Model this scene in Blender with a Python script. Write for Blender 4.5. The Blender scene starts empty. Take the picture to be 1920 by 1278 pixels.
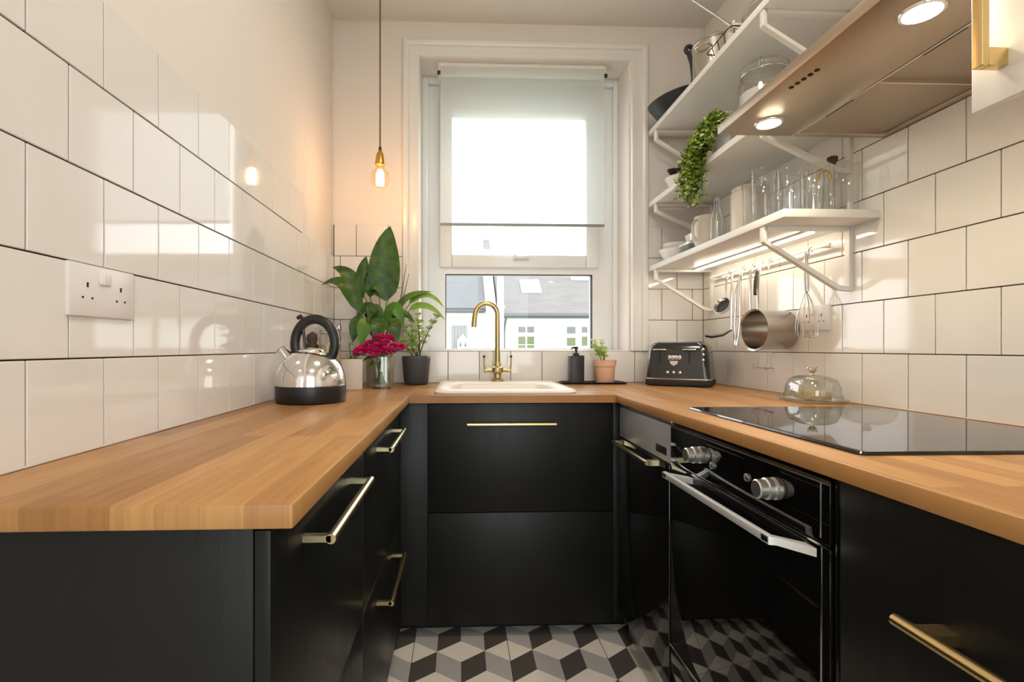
import bpy, bmesh, math, random
from mathutils import Vector, Matrix
random.seed(7)
PI = math.pi
S = bpy.context.scene
COL = S.collection
T = 0.155                      # wall tile pitch
ROOM_X = 1.842                 # left wall face x=0, right wall face x=ROOM_X
CEIL = 2.667
WT = 0.888                     # worktop top
REAR = -3.7

# ------------------------------------------------------------------ camera
cam_d = bpy.data.cameras.new('camera'); cam = bpy.data.objects.new('camera', cam_d); COL.objects.link(cam)
cam_d.sensor_width = 36; cam_d.lens = 930.78/1920*36
cam_d.shift_x = (960-896.69)/1920; cam_d.shift_y = (651.54-639)/1920
cam_d.clip_start = 0.02; cam_d.clip_end = 200
cam.location = (0.6209, -2.4517, 1.06); cam.rotation_euler = (PI/2, 0, -0.0359)
S.camera = cam
# ------------------------------------------------------------------ world + exposure
w = bpy.data.worlds.new('overcast_sky'); S.world = w; w.use_nodes = True
w.node_tree.nodes['Background'].inputs[0].default_value = (0.93, 0.97, 1.0, 1)
w.node_tree.nodes['Background'].inputs[1].default_value = 4.6
S.view_settings.view_transform = 'Standard'; S.view_settings.look = 'None'
S.view_settings.gamma = 1; S.view_settings.use_curve_mapping = False
S.view_settings.exposure = 0.1
S.cycles.transparent_max_bounces = 40
CEIL_FILL = 27.0               # emission of the added, unseen ceiling fill lamps
BULB_W, SPOT_W, LED_E = 1.7, 5.0, 28.0

# ------------------------------------------------------------------ materials
M = {}
def mat(name, col=(.8, .8, .8), rough=.5, metal=0., spec=.5, emit=None, es=0., coat=0., aniso=0., sub=0.):
    m = bpy.data.materials.new(name); m.use_nodes = True
    b = m.node_tree.nodes['Principled BSDF']
    b.inputs['Base Color'].default_value = (*col, 1); b.inputs['Roughness'].default_value = rough
    b.inputs['Metallic'].default_value = metal; b.inputs['Specular IOR Level'].default_value = spec
    b.inputs['Coat Weight'].default_value = coat; b.inputs['Coat Roughness'].default_value = .05
    if emit: b.inputs['Emission Color'].default_value = (*emit, 1); b.inputs['Emission Strength'].default_value = es
    M[name] = m; return m
def nn(m, t, **kw):
    n = m.node_tree.nodes.new(t)
    for k, v in kw.items(): setattr(n, k, v)
    return n
def lk(m, a, b): m.node_tree.links.new(a, b)
def bsdf(m): return m.node_tree.nodes['Principled BSDF']
def bump_noise(m, scale=(20, 20, 20), strength=.1, dist=.002, detail=3, rough=None, colvar=None):
    tc = nn(m, 'ShaderNodeTexCoord'); mp = nn(m, 'ShaderNodeMapping'); mp.inputs['Scale'].default_value = scale
    no = nn(m, 'ShaderNodeTexNoise'); no.inputs['Scale'].default_value = 1; no.inputs['Detail'].default_value = detail
    bp = nn(m, 'ShaderNodeBump'); bp.inputs['Strength'].default_value = strength; bp.inputs['Distance'].default_value = dist
    lk(m, tc.outputs['Object'], mp.inputs[0]); lk(m, mp.outputs[0], no.inputs[0]); lk(m, no.outputs[0], bp.inputs['Height'])
    lk(m, bp.outputs[0], bsdf(m).inputs['Normal'])
    if rough:
        r = nn(m, 'ShaderNodeMapRange'); r.inputs[3].default_value = rough[0]; r.inputs[4].default_value = rough[1]
        lk(m, no.outputs[0], r.inputs[0]); lk(m, r.outputs[0], bsdf(m).inputs['Roughness'])
    if colvar:
        c = nn(m, 'ShaderNodeValToRGB'); c.color_ramp.elements[0].position = .3; c.color_ramp.elements[1].position = .7
        c.color_ramp.elements[0].color = (*colvar[0], 1); c.color_ramp.elements[1].color = (*colvar[1], 1)
        lk(m, no.outputs[0], c.inputs[0]); lk(m, c.outputs[0], bsdf(m).inputs['Base Color'])
    return m
def glass(name, tint=(1, 1, 1), base=.04, rough=0.0):
    m = bpy.data.materials.new(name); m.use_nodes = True; nt = m.node_tree; nt.nodes.clear()
    o = nn(m, 'ShaderNodeOutputMaterial'); t = nn(m, 'ShaderNodeBsdfTransparent'); t.inputs[0].default_value = (*tint, 1)
    g = nn(m, 'ShaderNodeBsdfGlossy'); g.inputs['Roughness'].default_value = rough
    lw = nn(m, 'ShaderNodeLayerWeight'); lw.inputs[0].default_value = .5
    pw = nn(m, 'ShaderNodeMath', operation='POWER'); pw.inputs[1].default_value = 4.0; lk(m, lw.outputs['Facing'], pw.inputs[0])
    f = nn(m, 'ShaderNodeMath', operation='MULTIPLY_ADD'); f.inputs[1].default_value = .8; f.inputs[2].default_value = base; lk(m, pw.outputs[0], f.inputs[0])
    x = nn(m, 'ShaderNodeMixShader'); lk(m, f.outputs[0], x.inputs[0]); lk(m, t.outputs[0], x.inputs[1]); lk(m, g.outputs[0], x.inputs[2])
    lk(m, x.outputs[0], o.inputs[0]); M[name] = m; return m
def worktop_wood(name, along):
    m = mat(name, rough=.38, spec=.4); tc = nn(m, 'ShaderNodeTexCoord'); sp = nn(m, 'ShaderNodeSeparateXYZ'); cb = nn(m, 'ShaderNodeCombineXYZ')
    lk(m, tc.outputs['Object'], sp.inputs[0])
    a, b = (0, 1) if along == 'x' else (1, 0)
    lk(m, sp.outputs[a], cb.inputs[0]); lk(m, sp.outputs[b], cb.inputs[1])
    br = nn(m, 'ShaderNodeTexBrick'); br.offset = .37; br.inputs['Scale'].default_value = 1
    for k, v in (('Brick Width', .62), ('Row Height', .048), ('Mortar Size', .0004), ('Mortar Smooth', .3), ('Bias', 0)): br.inputs[k].default_value = v
    br.inputs['Color1'].default_value = (0, 0, 0, 1); br.inputs['Color2'].default_value = (1, 1, 1, 1); br.inputs['Mortar'].default_value = (.1, .1, .1, 1)
    lk(m, cb.outputs[0], br.inputs['Vector'])
    mp = nn(m, 'ShaderNodeMapping'); mp.inputs['Scale'].default_value = (5, 85, 40); lk(m, cb.outputs[0], mp.inputs[0])
    no = nn(m, 'ShaderNodeTexNoise'); no.inputs['Scale'].default_value = 1; no.inputs['Detail'].default_value = 5; no.inputs['Distortion'].default_value = .6
    lk(m, mp.outputs[0], no.inputs[0])
    cr = nn(m, 'ShaderNodeValToRGB'); cr.color_ramp.elements[0].color = (.335, .158, .050, 1); cr.color_ramp.elements[1].color = (.50, .268, .098, 1)
    lk(m, br.outputs[0], cr.inputs[0])
    g = nn(m, 'ShaderNodeValToRGB'); g.color_ramp.elements[0].color = (.74, .68, .62, 1); g.color_ramp.elements[1].color = (1.06, 1.04, 1.0, 1)
    g.color_ramp.elements[0].position = .25; g.color_ramp.elements[1].position = .65; lk(m, no.outputs[0], g.inputs[0])
    mx = nn(m, 'ShaderNodeMixRGB', blend_type='MULTIPLY'); mx.inputs[0].default_value = .8
    lk(m, cr.outputs[0], mx.inputs[1]); lk(m, g.outputs[0], mx.inputs[2]); lk(m, mx.outputs[0], bsdf(m).inputs['Base Color'])
    bp = nn(m, 'ShaderNodeBump'); bp.inputs['Strength'].default_value = .05; bp.inputs['Distance'].default_value = .001
    lk(m, no.outputs[0], bp.inputs['Height']); lk(m, bp.outputs[0], bsdf(m).inputs['Normal'])
    return m
bump_noise(mat('wall_paint', (.80, .74, .685), .65, spec=.3), (60, 60, 60), .08, .001)
mat('ceiling_paint', (.80, .77, .73), .8, spec=.2)
mat('white_gloss', (.80, .785, .755), .28)
mat('upvc', (.82, .83, .82), .25)
bump_noise(mat('tile_glaze', (.80, .765, .725), .06, spec=.6), (9, 9, 9), .05, .002, 1)
mat('grout', (.10, .07, .05), .9, spec=.1)
worktop_wood('oak_x', 'x'); worktop_wood('oak_y', 'y')
bump_noise(mat('black_wood', (.009, .0095, .0085), .36, spec=.23), (60, 60, 5), .22, .002, 5, rough=(.28, .42))
mat('black_carcass', (.008, .008, .008), .5)
mat('black_gloss', (.006, .006, .006), .07, spec=.55)
mat('oven_glass', (.004, .004, .004), .03, spec=.7)
mat('hob_glass', (.006, .006, .007), .03, spec=.75)
mat('brass', (.74, .56, .26), .27, 1.0)
mat('brass_pale', (.72, .60, .36), .26, 1.0)
mat('brass_aged', (.50, .40, .20), .3, 1.0); mat('pan_steel', (.62, .58, .53), .24, 1.0)
mat('gold_cap', (.72, .42, .10), .3, 1.0)
bump_noise(mat('steel_brushed', (.50, .41, .32), .42, 1.0), (6, 400, 6), .08, .001, 3)
mat('steel', (.66, .64, .61), .16, 1.0)
mat('chrome', (.80, .79, .77), .10, 1.0)
mat('alu_satin', (.78, .77, .75), .34, 1.0); mat('handle_silver', (.84, .84, .83), .4, .55)
mat('white_metal', (.80, .775, .73), .35)
mat('white_shelf', (.82, .80, .76), .35)
mat('ceramic_white', (.82, .80, .77), .12, coat=.4)
mat('ceramic_sink', (.82, .76, .69), .32)
mat('ceramic_beige', (.68, .61, .53), .3)
mat('ceramic_taupe', (.42, .37, .32), .4)
mat('pot_grey', (.05, .05, .052), .5)
mat('terracotta', (.70, .43, .29), .75)
mat('black_plastic', (.010, .010, .011), .35)
mat('toaster_black', (.014, .014, .016), .16, coat=.5)
mat('rubber', (.012, .012, .012), .6)
mat('cast_iron', (.018, .019, .021), .42)
mat('socket_white', (.80, .76, .75), .3)
mat('socket_hole', (.01, .01, .01), .7)
mat('soil', (.03, .02, .013), .9)
bump_noise(mat('leaf_dark', (.03, .09, .012), .36, spec=.3), (30, 30, 30), .1, .001, 2, colvar=((.018, .056, .005), (.060, .130, .012)))
mat('leaf_mid', (.07, .19, .02), .38)
mat('leaf_light', (.23, .38, .05), .45)
mat('leaf_lime', (.30, .42, .09), .45)
mat('leaf_trail_a', (.28, .38, .045), .4); mat('leaf_trail_b', (.12, .20, .02), .4); mat('leaf_trail_c', (.52, .58, .22), .4)
mat('stem_green', (.10, .17, .03), .5)
mat('stem_brown', (.07, .045, .02), .7)
mat('petal_pink', (.85, .025, .28), .5); mat('petal_deep', (.60, .012, .16), .5)
mat('cord_brown', (.16, .09, .04), .7)
mat('floor_light', (.86, .78, .68), .38); mat('floor_mid', (.47, .445, .42), .38); mat('floor_dark', (.095, .08, .072), .38)
mat('amber', (.55, .33, .06), .3, .6)
mat('bar_grey', (.30, .31, .31), .6); mat('fascia_silver', (.50, .52, .55), .35, .35)
mat('pasta', (.50, .38, .20), .7)
mat('flour', (.80, .78, .74), .9)
bump_noise(mat('slate', (.066, .070, .074), .55), (1.5, 1.5, 14), .3, .02, 4, colvar=((.058, .063, .068), (.082, .085, .088))); bump_noise(mat('roof_tile', (.125, .115, .110), .7), (1.2, 1.2, 9), .3, .02, 4, colvar=((.112, .102, .098), (.140, .130, .124))); mat('render_white', (.80, .80, .77), .8)
mat('gutter_grey', (.06, .065, .07), .5); mat('sky_pane', (.85, .88, .92), .08, .95)
mat('ext_pane', (.10, .11, .10), .2); mat('ext_pane_green', (.10, .125, .05), .5); mat('ext_frame', (.8, .8, .78), .5)
mat('boards_grey', (.20, .20, .19), .8); mat('yard', (.30, .33, .24), .9)
mat('hood_beige', (.46, .38, .30), .45, .6)
mat('dark_grille', (.03, .03, .03), .6)
mat('fill_lamp_warm', (1, .9, .75), .5, emit=(1, .92, .82), es=CEIL_FILL)  # glow of the added ceiling lamps
mat('filament', (1, .7, .3), .5, emit=(1, .66, .28), es=40)
mat('spot_lens', (1, .9, .7), .5, emit=(1, .86, .62), es=90)
mat('led', (1, .95, .85), .5, emit=(1, .88, .68), es=LED_E)
mat('display', (.004, .005, .006), .05)
glass('window_glass', (.985, .99, .985), .012); glass('clear_glass', (.97, .975, .97), .09); glass('bulb_glass', (1, .93, .80))
glass('vase_glass', (.93, .95, .90), .10); glass('dish_glass', (.86, .87, .82), .16); glass('frosted', (.88, .90, .90), rough=.2)
# roller blind cloth: part of the light passes straight through, part is scattered
m = bpy.data.materials.new('blind_cloth'); m.use_nodes = True; m.node_tree.nodes.clear(); M['blind_cloth'] = m
o_ = nn(m, 'ShaderNodeOutputMaterial'); t_ = nn(m, 'ShaderNodeBsdfTransparent'); t_.inputs[0].default_value = (.95, .97, .97, 1)
tl = nn(m, 'ShaderNodeBsdfTranslucent'); tl.inputs[0].default_value = (.80, .81, .80, 1)
df = nn(m, 'ShaderNodeBsdfDiffuse'); df.inputs[0].default_value = (.80, .80, .78, 1)
x1 = nn(m, 'ShaderNodeMixShader'); x1.inputs[0].default_value = .5; lk(m, tl.outputs[0], x1.inputs[1]); lk(m, df.outputs[0], x1.inputs[2])
x2 = nn(m, 'ShaderNodeMixShader'); x2.inputs[0].default_value = .42; lk(m, t_.outputs[0], x2.inputs[1]); lk(m, x1.outputs[0], x2.inputs[2]); lk(m, x2.outputs[0], o_.inputs[0])

# ------------------------------------------------------------------ mesh helpers
def NB(): return bmesh.new()
def box(bm, x0, x1, y0, y1, z0, z1, bev=0., seg=2, mtx=None, mi=0):
    r = bmesh.ops.create_cube(bm, size=1.0)
    vs = r['verts']
    for v in vs: v.co = Vector(((x0+x1)/2 + v.co.x*(x1-x0), (y0+y1)/2 + v.co.y*(y1-y0), (z0+z1)/2 + v.co.z*(z1-z0)))
    fs = list({f for v in vs for f in v.link_faces})
    for f in fs: f.material_index = mi
    allv = vs
    if bev > 0:
        es = list({e for v in vs for e in v.link_edges})
        rr = bmesh.ops.bevel(bm, geom=es, offset=min(bev, .49*min(abs(x1-x0), abs(y1-y0), abs(z1-z0))), segments=seg, profile=.5, affect='EDGES')
        allv = list({v for f in rr['faces'] for v in f.verts} | {v for v in vs if v.is_valid})
        for f in rr['faces']: f.material_index = mi
    if mtx is not None:
        for v in allv: v.co = mtx @ v.co
    return bm
def lathe(bm, prof, c=(0, 0, 0), seg=32, mtx=None, sx=1., sy=1., mi=0, cap=True, power=2.0):
    """profile [(r,z)...] turned about z; power>2 squares the section"""
    rings = []
    for r, z in prof:
        ring = []
        for k in range(seg):
            a = 2*PI*k/seg; ca, sa = math.cos(a), math.sin(a)
            q = (abs(ca)**power + abs(sa)**power)**(-1/power)
            p = Vector((c[0]+r*q*ca*sx, c[1]+r*q*sa*sy, c[2]+z))
            if mtx is not None: p = mtx @ p
            ring.append(bm.verts.new(p))
        rings.append(ring)
    for a, b in zip(rings, rings[1:]):
        for k in range(seg):
            f = bm.faces.new((a[k], a[(k+1) % seg], b[(k+1) % seg], b[k])); f.material_index = mi
    if cap:
        for ring, fl in ((rings[0], True), (rings[-1], False)):
            f = bm.faces.new(ring[::-1] if fl else ring); f.material_index = mi
    return bm
def tube(bm, pts, r, seg=10, mi=0, closed=False, flat=1.):
    pts = [Vector(p) for p in pts]; n = len(pts); rr = r if isinstance(r, (list, tuple)) else [r]*n
    rings = []; up = None
    for i, p in enumerate(pts):
        if closed: t = pts[(i+1) % n]-pts[(i-1) % n]
        else: t = pts[min(i+1, n-1)]-pts[max(i-1, 0)]
        t.normalize()
        if up is None:
            up = Vector((0, 0, 1)) if abs(t.z) < .9 else Vector((1, 0, 0))
        s = t.cross(up); s.normalize(); up = s.cross(t); up.normalize()
        rings.append([bm.verts.new(p + (s*math.cos(2*PI*k/seg) + up*math.sin(2*PI*k/seg)*flat)*rr[i]) for k in range(seg)])
    pr = list(zip(rings, rings[1:])) + ([(rings[-1], rings[0])] if closed else [])
    for a, b in pr:
        for k in range(seg):
            f = bm.faces.new((a[k], a[(k+1) % seg], b[(k+1) % seg], b[k])); f.material_index = mi
    if not closed:
        f = bm.faces.new(rings[0][::-1]); f.material_index = mi; f = bm.faces.new(rings[-1]); f.material_index = mi
    return bm
def arc(cx, cz, r, a0, a1, n, y=0, plane='xz'):
    out = []
    for i in range(n+1):
        a = math.radians(a0+(a1-a0)*i/n)
        out.append((cx+r*math.cos(a), y, cz+r*math.sin(a)) if plane == 'xz' else (y, cx+r*math.cos(a), cz+r*math.sin(a)))
    return out
def prism(bm, poly, axis, a, b, mi=0, mtx=None):
    """poly of 2D points extruded along axis between a and b; x:(y,z) y:(x,z) z:(x,y)"""
    def P(p, t):
        v = {'x': Vector((t, p[0], p[1])), 'y': Vector((p[0], t, p[1])), 'z': Vector((p[0], p[1], t))}[axis]
        return mtx @ v if mtx is not None else v
    A = [bm.verts.new(P(p, a)) for p in poly]; B = [bm.verts.new(P(p, b)) for p in poly]; n = len(poly)
    fs = [bm.faces.new(A), bm.faces.new(B[::-1])] + [bm.faces.new((A[i], B[i], B[(i+1) % n], A[(i+1) % n])) for i in range(n)]
    for f in fs: f.material_index = mi
    return bm
def mesh_of(bm, name, mats, ang=38, smooth=True):
    bmesh.ops.recalc_face_normals(bm, faces=bm.faces[:])
    me = bpy.data.meshes.new(name); bm.to_mesh(me); bm.free()
    for m in (mats if isinstance(mats, (list, tuple)) else [mats]): me.materials.append(M[m])
    if smooth:
        for p in me.polygons: p.use_smooth = True
        me.set_sharp_from_angle(angle=math.radians(ang))
    return me
def link(name, me, parent=None):
    o = bpy.data.objects.new(name, me); COL.objects.link(o)
    if parent is not None:
        o.parent = parent
    return o
WORLD_OF = {}
def obj(name, bm, mats, parent=None, ang=38, label=None, smooth=True, world=False, stuff=False):
    """one mesh object; world=True: the mesh is in world coordinates although it has a parent"""
    o = link(name, mesh_of(bm, name, mats, ang, smooth), parent)
    if world and parent is not None: o.matrix_parent_inverse = WORLD_OF[parent.name].inverted()
    WORLD_OF[o.name] = Matrix.Identity(4) if (world or parent is None) else (WORLD_OF[parent.name])
    if label: o['label'] = label
    if stuff: o['kind'] = 'stuff'
    return o
def tag(o, label, cat, group=None, kind=None):
    o['label'] = label; o['category'] = cat
    if group: o['group'] = group
    if kind: o['kind'] = kind
    return o
def thing(name, label, cat, loc=(0, 0, 0), rz=0., group=None, kind=None):
    o = bpy.data.objects.new(name, None); COL.objects.link(o); o.location = loc; o.rotation_euler = (0, 0, rz)
    o.empty_display_size = .05
    WORLD_OF[o.name] = Matrix.Translation(loc) @ Matrix.Rotation(rz, 4, 'Z')
    return tag(o, label, cat, group, kind)
def copy_tree(o, parent=None):
    c = o.copy(); COL.objects.link(c)
    if parent is not None: c.parent = parent
    for ch in list(o.children):
        if ch.name.split('.')[0] != '': copy_tree(ch, c)
    return c
def rotm(p, ax, deg): return Matrix.Translation(p) @ Matrix.Rotation(math.radians(deg), 4, ax) @ Matrix.Translation(-Vector(p))

# ================================================================== STRUCTURE
R3 = 1.0426                                    # height of the joint level with the window sill
def row_z(r): return R3 + (3-r)*T             # joint r
CAMY = -2.4517
bm = NB(); box(bm, -.3, ROOM_X+.3, REAR-.1, .3, -.12, -.012)
floor = obj('floor', bm, 'grout'); tag(floor, 'tiled kitchen floor with a grey and cream cube pattern', 'floor', kind='structure')
bm = NB(); box(bm, -.3, ROOM_X+.3, REAR-.1, .3, CEIL, CEIL+.1)
tag(obj('ceiling', bm, 'ceiling_paint'), 'plain off-white ceiling above the kitchen', 'ceiling', kind='structure')
bm = NB(); box(bm, -.15, -.006, REAR, .0, -.012, CEIL)
wall_left = obj('wall_left', bm, 'wall_paint'); tag(wall_left, 'left wall, white square tiles below cream paint', 'wall', kind='structure')
bm = NB(); box(bm, ROOM_X+.006, ROOM_X+.15, REAR, .0, -.012, CEIL)
wall_right = obj('wall_right', bm, 'wall_paint'); tag(wall_right, 'right wall with white square tiles behind shelves and hob', 'wall', kind='structure')
DX0, DX1, DZ1 = .25, 1.60, 2.2  # rear wall opening, added to let daylight in
bm = NB()
for a in ((-.15, DX0, 0, CEIL), (DX1, ROOM_X+.15, 0, CEIL), (DX0, DX1, DZ1, CEIL)): box(bm, a[0], a[1], REAR-.1, REAR, a[2]-.012 if a[2] == 0 else a[2], a[3])
tag(obj('wall_rear', bm, 'wall_paint'), 'plain cream wall behind the viewer with an opening added for daylight', 'wall', kind='structure')
dd = thing('fill_door_1', 'added white glazed double door, unseen behind the viewer, letting daylight in', 'door', (.92, REAR, 0), kind='structure')  # added out of view so sky light reaches the floor and fronts
for a, b in ((DX0, (DX0+DX1)/2), ((DX0+DX1)/2, DX1)):
    bm = NB()
    for q in ((a+.002, a+.07, 0, DZ1), (b-.07, b-.002, 0, DZ1), (a+.07, b-.07, 0, .16), (a+.07, b-.07, DZ1-.08, DZ1)): box(bm, q[0], q[1], REAR-.07, REAR-.02, q[2], q[3], .002)
    lf = obj('fill_door_leaf', bm, 'upvc', dd, world=True)
    bm = NB(); box(bm, a+.066, b-.066, REAR-.048, REAR-.042, .156, DZ1-.076); obj('pane', bm, 'window_glass', lf)
WX0, WX1, WZ0, WZ1 = .420, 1.462, 1.036, 2.488   # window opening
bm = NB()
for a in ((-.15, WX0, .006, .30, -.012, CEIL), (WX1, ROOM_X+.15, .006, .30, -.012, CEIL), (WX0, WX1, .006, .30, -.012, WZ0), (WX0, WX1, .006, .30, WZ1, CEIL)): box(bm, *a)
wall_back = obj('wall_back', bm, 'wall_paint'); tag(wall_back, 'end wall around the sash window with tiles at the corners', 'wall', kind='structure')

# --- wall tiles: every tile an object, meshes shared by size
_tile = {}
G = .0026
def tile_mesh(wd, ht):
    k = (round(wd, 4), round(ht, 4))
    if k not in _tile:
        bm = NB(); box(bm, -wd/2+G/2, wd/2-G/2, -.0045, .0, -ht/2+G/2, ht/2-G/2, .0011, 1)
        _tile[k] = mesh_of(bm, 'tile', 'tile_glaze', 15)
    return _tile[k]
def put_tile(wall, side, a0, a1, z0, z1):
    me = tile_mesh(a1-a0, z1-z0); o = link('tile', me, wall); c = (a0+a1)/2; z = (z0+z1)/2
    jit = (random.uniform(-.0022, .0022), random.uniform(-.0022, .0022))
    if side == 'L': o.location = (0, c, z); o.rotation_euler = (jit[0], 0, PI/2+jit[1])
    elif side == 'R': o.location = (ROOM_X, c, z); o.rotation_euler = (jit[0], 0, -PI/2+jit[1])
    else: o.location = (c, 0, z); o.rotation_euler = (jit[0], 0, jit[1])
def tile_row(wall, side, r, off, lo, hi):
    z1, z0 = row_z(r), row_z(r+1)
    k = math.floor((lo-off)/T); a = off+k*T
    while a < hi-1e-4:
        p, q = max(a, lo), min(a+T, hi)
        if q-p > .012: put_tile(wall, side, p, q, z0, z1)
        a += T
AL = CAMY+4.6945*T; AR = CAMY+7.4386*T
for r, h in ((-1, 0), (0, .5), (1, 0), (2, .5), (3, 0)): tile_row(wall_left, 'L', r, AL+h*T, -2.6, -.484 if r == -1 else -.004)
for r, h in ((-2, .5), (-1, 0), (0, .5), (1, 0), (2, .5), (3, 0)): tile_row(wall_right, 'R', r, AR+h*T, -2.6, -.004)
BL = .112; BR = 1.705
CX0, CX1 = .338, 1.556                          # outer edges of the window casing
for r, h in ((-1, 0), (0, .5), (1, 0), (2, .5)):
    tile_row(wall_back, 'B', r, BL+h*T, .004, CX0-.001)
    tile_row(wall_back, 'B', r, BR-.0775+h*T, CX1+.001, ROOM_X-.004)
tile_row(wall_back, 'B', 3, .560-.0, .004, ROOM_X-.004)
def grout(wall, *a):
    bm = NB(); box(bm, *a); obj('grout', bm, 'grout', wall)
grout(wall_left, -.007, -.0022, -2.6, -.003, row_z(4), row_z(0)); grout(wall_left, -.007, -.0022, -2.6, -.484, row_z(0)-.001, row_z(-1))
grout(wall_right, ROOM_X+.0022, ROOM_X+.007, -2.6, -.003, row_z(4), row_z(-2))
grout(wall_back, 0, CX0, .0022, .007, row_z(3)-.001, row_z(-1)); grout(wall_back, CX1, ROOM_X, .0022, .007, row_z(3)-.001, row_z(-1))
grout(wall_back, 0, ROOM_X, .0022, .007, row_z(4), row_z(3))

# --- floor tiles: one 33 cm tile with the cube pattern as coloured faces
FT = .334; HW, HR, ED = FT/4, .060, FT/2-.060     # half width, half height of the light lozenge, side edge
def clip(poly, x0, x1, y0, y1):
    for ax, lim, sg in ((0, x0, 1), (0, x1, -1), (1, y0, 1), (1, y1, -1)):
        out = []
        for i in range(len(poly)):
            p, q = poly[i-1], poly[i]; dp, dq = (p[ax]-lim)*sg, (q[ax]-lim)*sg
            if dp >= 0: out.append(p)
            if (dp >= 0) != (dq >= 0):
                t = dp/(dp-dq); out.append((p[0]+(q[0]-p[0])*t, p[1]+(q[1]-p[1])*t))
        poly = out
        if len(poly) < 3: return None
    return poly
bm = NB(); g2 = .0012
box(bm, g2, FT-g2, g2, FT-g2, -.012, -.0004, 0, mi=1)
def fpoly(pts, mi):
    p = clip(pts, g2, FT-g2, g2, FT-g2)
    if p and abs(sum(p[i-1][0]*p[i][1]-p[i][0]*p[i-1][1] for i in range(len(p)))) > 1e-7:
        f = bm.faces.new([bm.verts.new((a, b, 0)) for a, b in p]); f.material_index = mi
for j in range(-2, 6):
    cy = FT-.151 - j*FT/2
    for i in range(-2, 7):
        cx = i*FT/2 + (HW if j % 2 else 0)
        fpoly([(cx-HW, cy), (cx, cy-HR), (cx+HW, cy), (cx, cy+HR)], 0)
        fpoly([(cx-HW, cy), (cx-HW, cy-ED), (cx, cy-HR-ED), (cx, cy-HR)], 1)
        fpoly([(cx, cy-HR), (cx, cy-HR-ED), (cx+HW, cy-ED), (cx+HW, cy)], 2)
bmesh.ops.remove_doubles(bm, verts=bm.verts[:], dist=1e-5)
ftile = bpy.data.meshes.new('floor_tile'); 
for f in bm.faces:
    if f.normal.z < 0 and abs(f.calc_center_median().z) < 1e-5: f.normal_flip()
bm.to_mesh(ftile); bm.free()
for n in ('floor_light', 'floor_mid', 'floor_dark'): ftile.materials.append(M[n])
for i in range(-2, 5):
    for j in range(0, 13):
        x0, y1 = .456+i*FT, -.565-(j-2)*FT
        if x0 < -.25 or x0 > ROOM_X or y1-FT < REAR or y1 > .2: continue
        o = link('floor_tile', ftile, floor); o.location = (x0, y1-FT, 0)

# --- window
win = thing('window_1', 'white framed window with a hinged upper pane above the sink', 'window', (.94, .2, WZ0), kind='structure')
bm = NB(); y0, y1 = .195, .262
LX0, LX1, LZ0, LZ1 = .541, 1.330, 1.056, 1.452
UX0, UX1, UZ0, UZ1 = .577, 1.292, 1.552, 2.304
for a in ((WX0, LX0, WZ0, WZ1), (LX1, WX1, WZ0, WZ1), (LX0, LX1, WZ0, LZ0), (LX0, LX1, LZ1, 1.495), (LX0, LX1, 2.372, WZ1)): box(bm, a[0], a[1], y0, y1, a[2], a[3])
obj('frame', bm, 'upvc', win, world=True)
bm = NB()
for a in ((WX0, .452, WZ0, WZ1), (1.436, WX1, WZ0, WZ1), (.452, 1.436, 2.452, WZ1)): box(bm, a[0], a[1], .165, .195, a[2], a[3], .004)
obj('frame_bead', bm, 'upvc', win, world=True)
bm = NB(); SX0, SX1, SZ0, SZ1 = .512, 1.358, 1.486, 2.386
for a in ((SX0, UX0, SZ0, SZ1), (UX1, SX1, SZ0, SZ1), (UX0, UX1, SZ0, UZ0), (UX0, UX1, UZ1, SZ1)): box(bm, a[0], a[1], .172, .25, a[2], a[3], .006)
sash = obj('sash', bm, 'upvc', win, world=True)
bm = NB(); box(bm, UX0-.005, UX1+.005, .215, .221, UZ0-.005, UZ1+.005); obj('pane', bm, 'window_glass', win, world=True)
bm = NB(); box(bm, LX0-.005, LX1+.005, .225, .231, LZ0-.005, LZ1+.005); obj('pane', bm, 'window_glass', win, world=True)
bm = NB()
for a in ((LX0, LX0+.004, LZ0, LZ1), (LX1-.005, LX1, LZ0, LZ1), (LX0, LX1, LZ1-.004, LZ1)): box(bm, a[0], a[1], .196, .224, a[2], a[3])
obj('gasket', bm, 'rubber', win, world=True)
bm = NB(); box(bm, .905, .985, .155, .172, 1.528, 1.545, .004); box(bm, .90, .915, .14, .172, 1.522, 1.55, .004); obj('window_handle', bm, 'white_gloss', win, world=True)
bm = NB(); box(bm, .452, 1.436, .012, .195, WZ0, WZ0+.012, .003); obj('window_sill', bm, 'white_gloss', win, world=True)
# --- casing around the window: moulded profile swept round three sides
prof = [(0, .006), (0, -.014), (.006, -.020), (.020, -.022), (.030, -.018), (.034, -.010), (.052, -.010), (.060, -.013), (.080, -.013), (.083, -.006), (.083, .006)]
bm = NB()
path = [(CX0, row_z(3)+.002, 1, 0), (CX0, 2.572, 1, -1), (CX1, 2.572, -1, -1), (CX1, row_z(3)+.002, -1, 0)]
rings = []
for (px, pz, dx, dz) in path:
    rings.append([bm.verts.new((px+dx*u, d, pz+dz*u)) for u, d in prof])
for a, b in zip(rings, rings[1:]):
    for k in range(len(prof)-1): bm.faces.new((a[k], a[k+1], b[k+1], b[k]))
bm.faces.new(rings[0]); bm.faces.new(rings[-1][::-1])
tag(obj('trim_1', bm, 'white_gloss', ang=25), 'moulded cream casing framing the window', 'trim', kind='structure')

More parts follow.
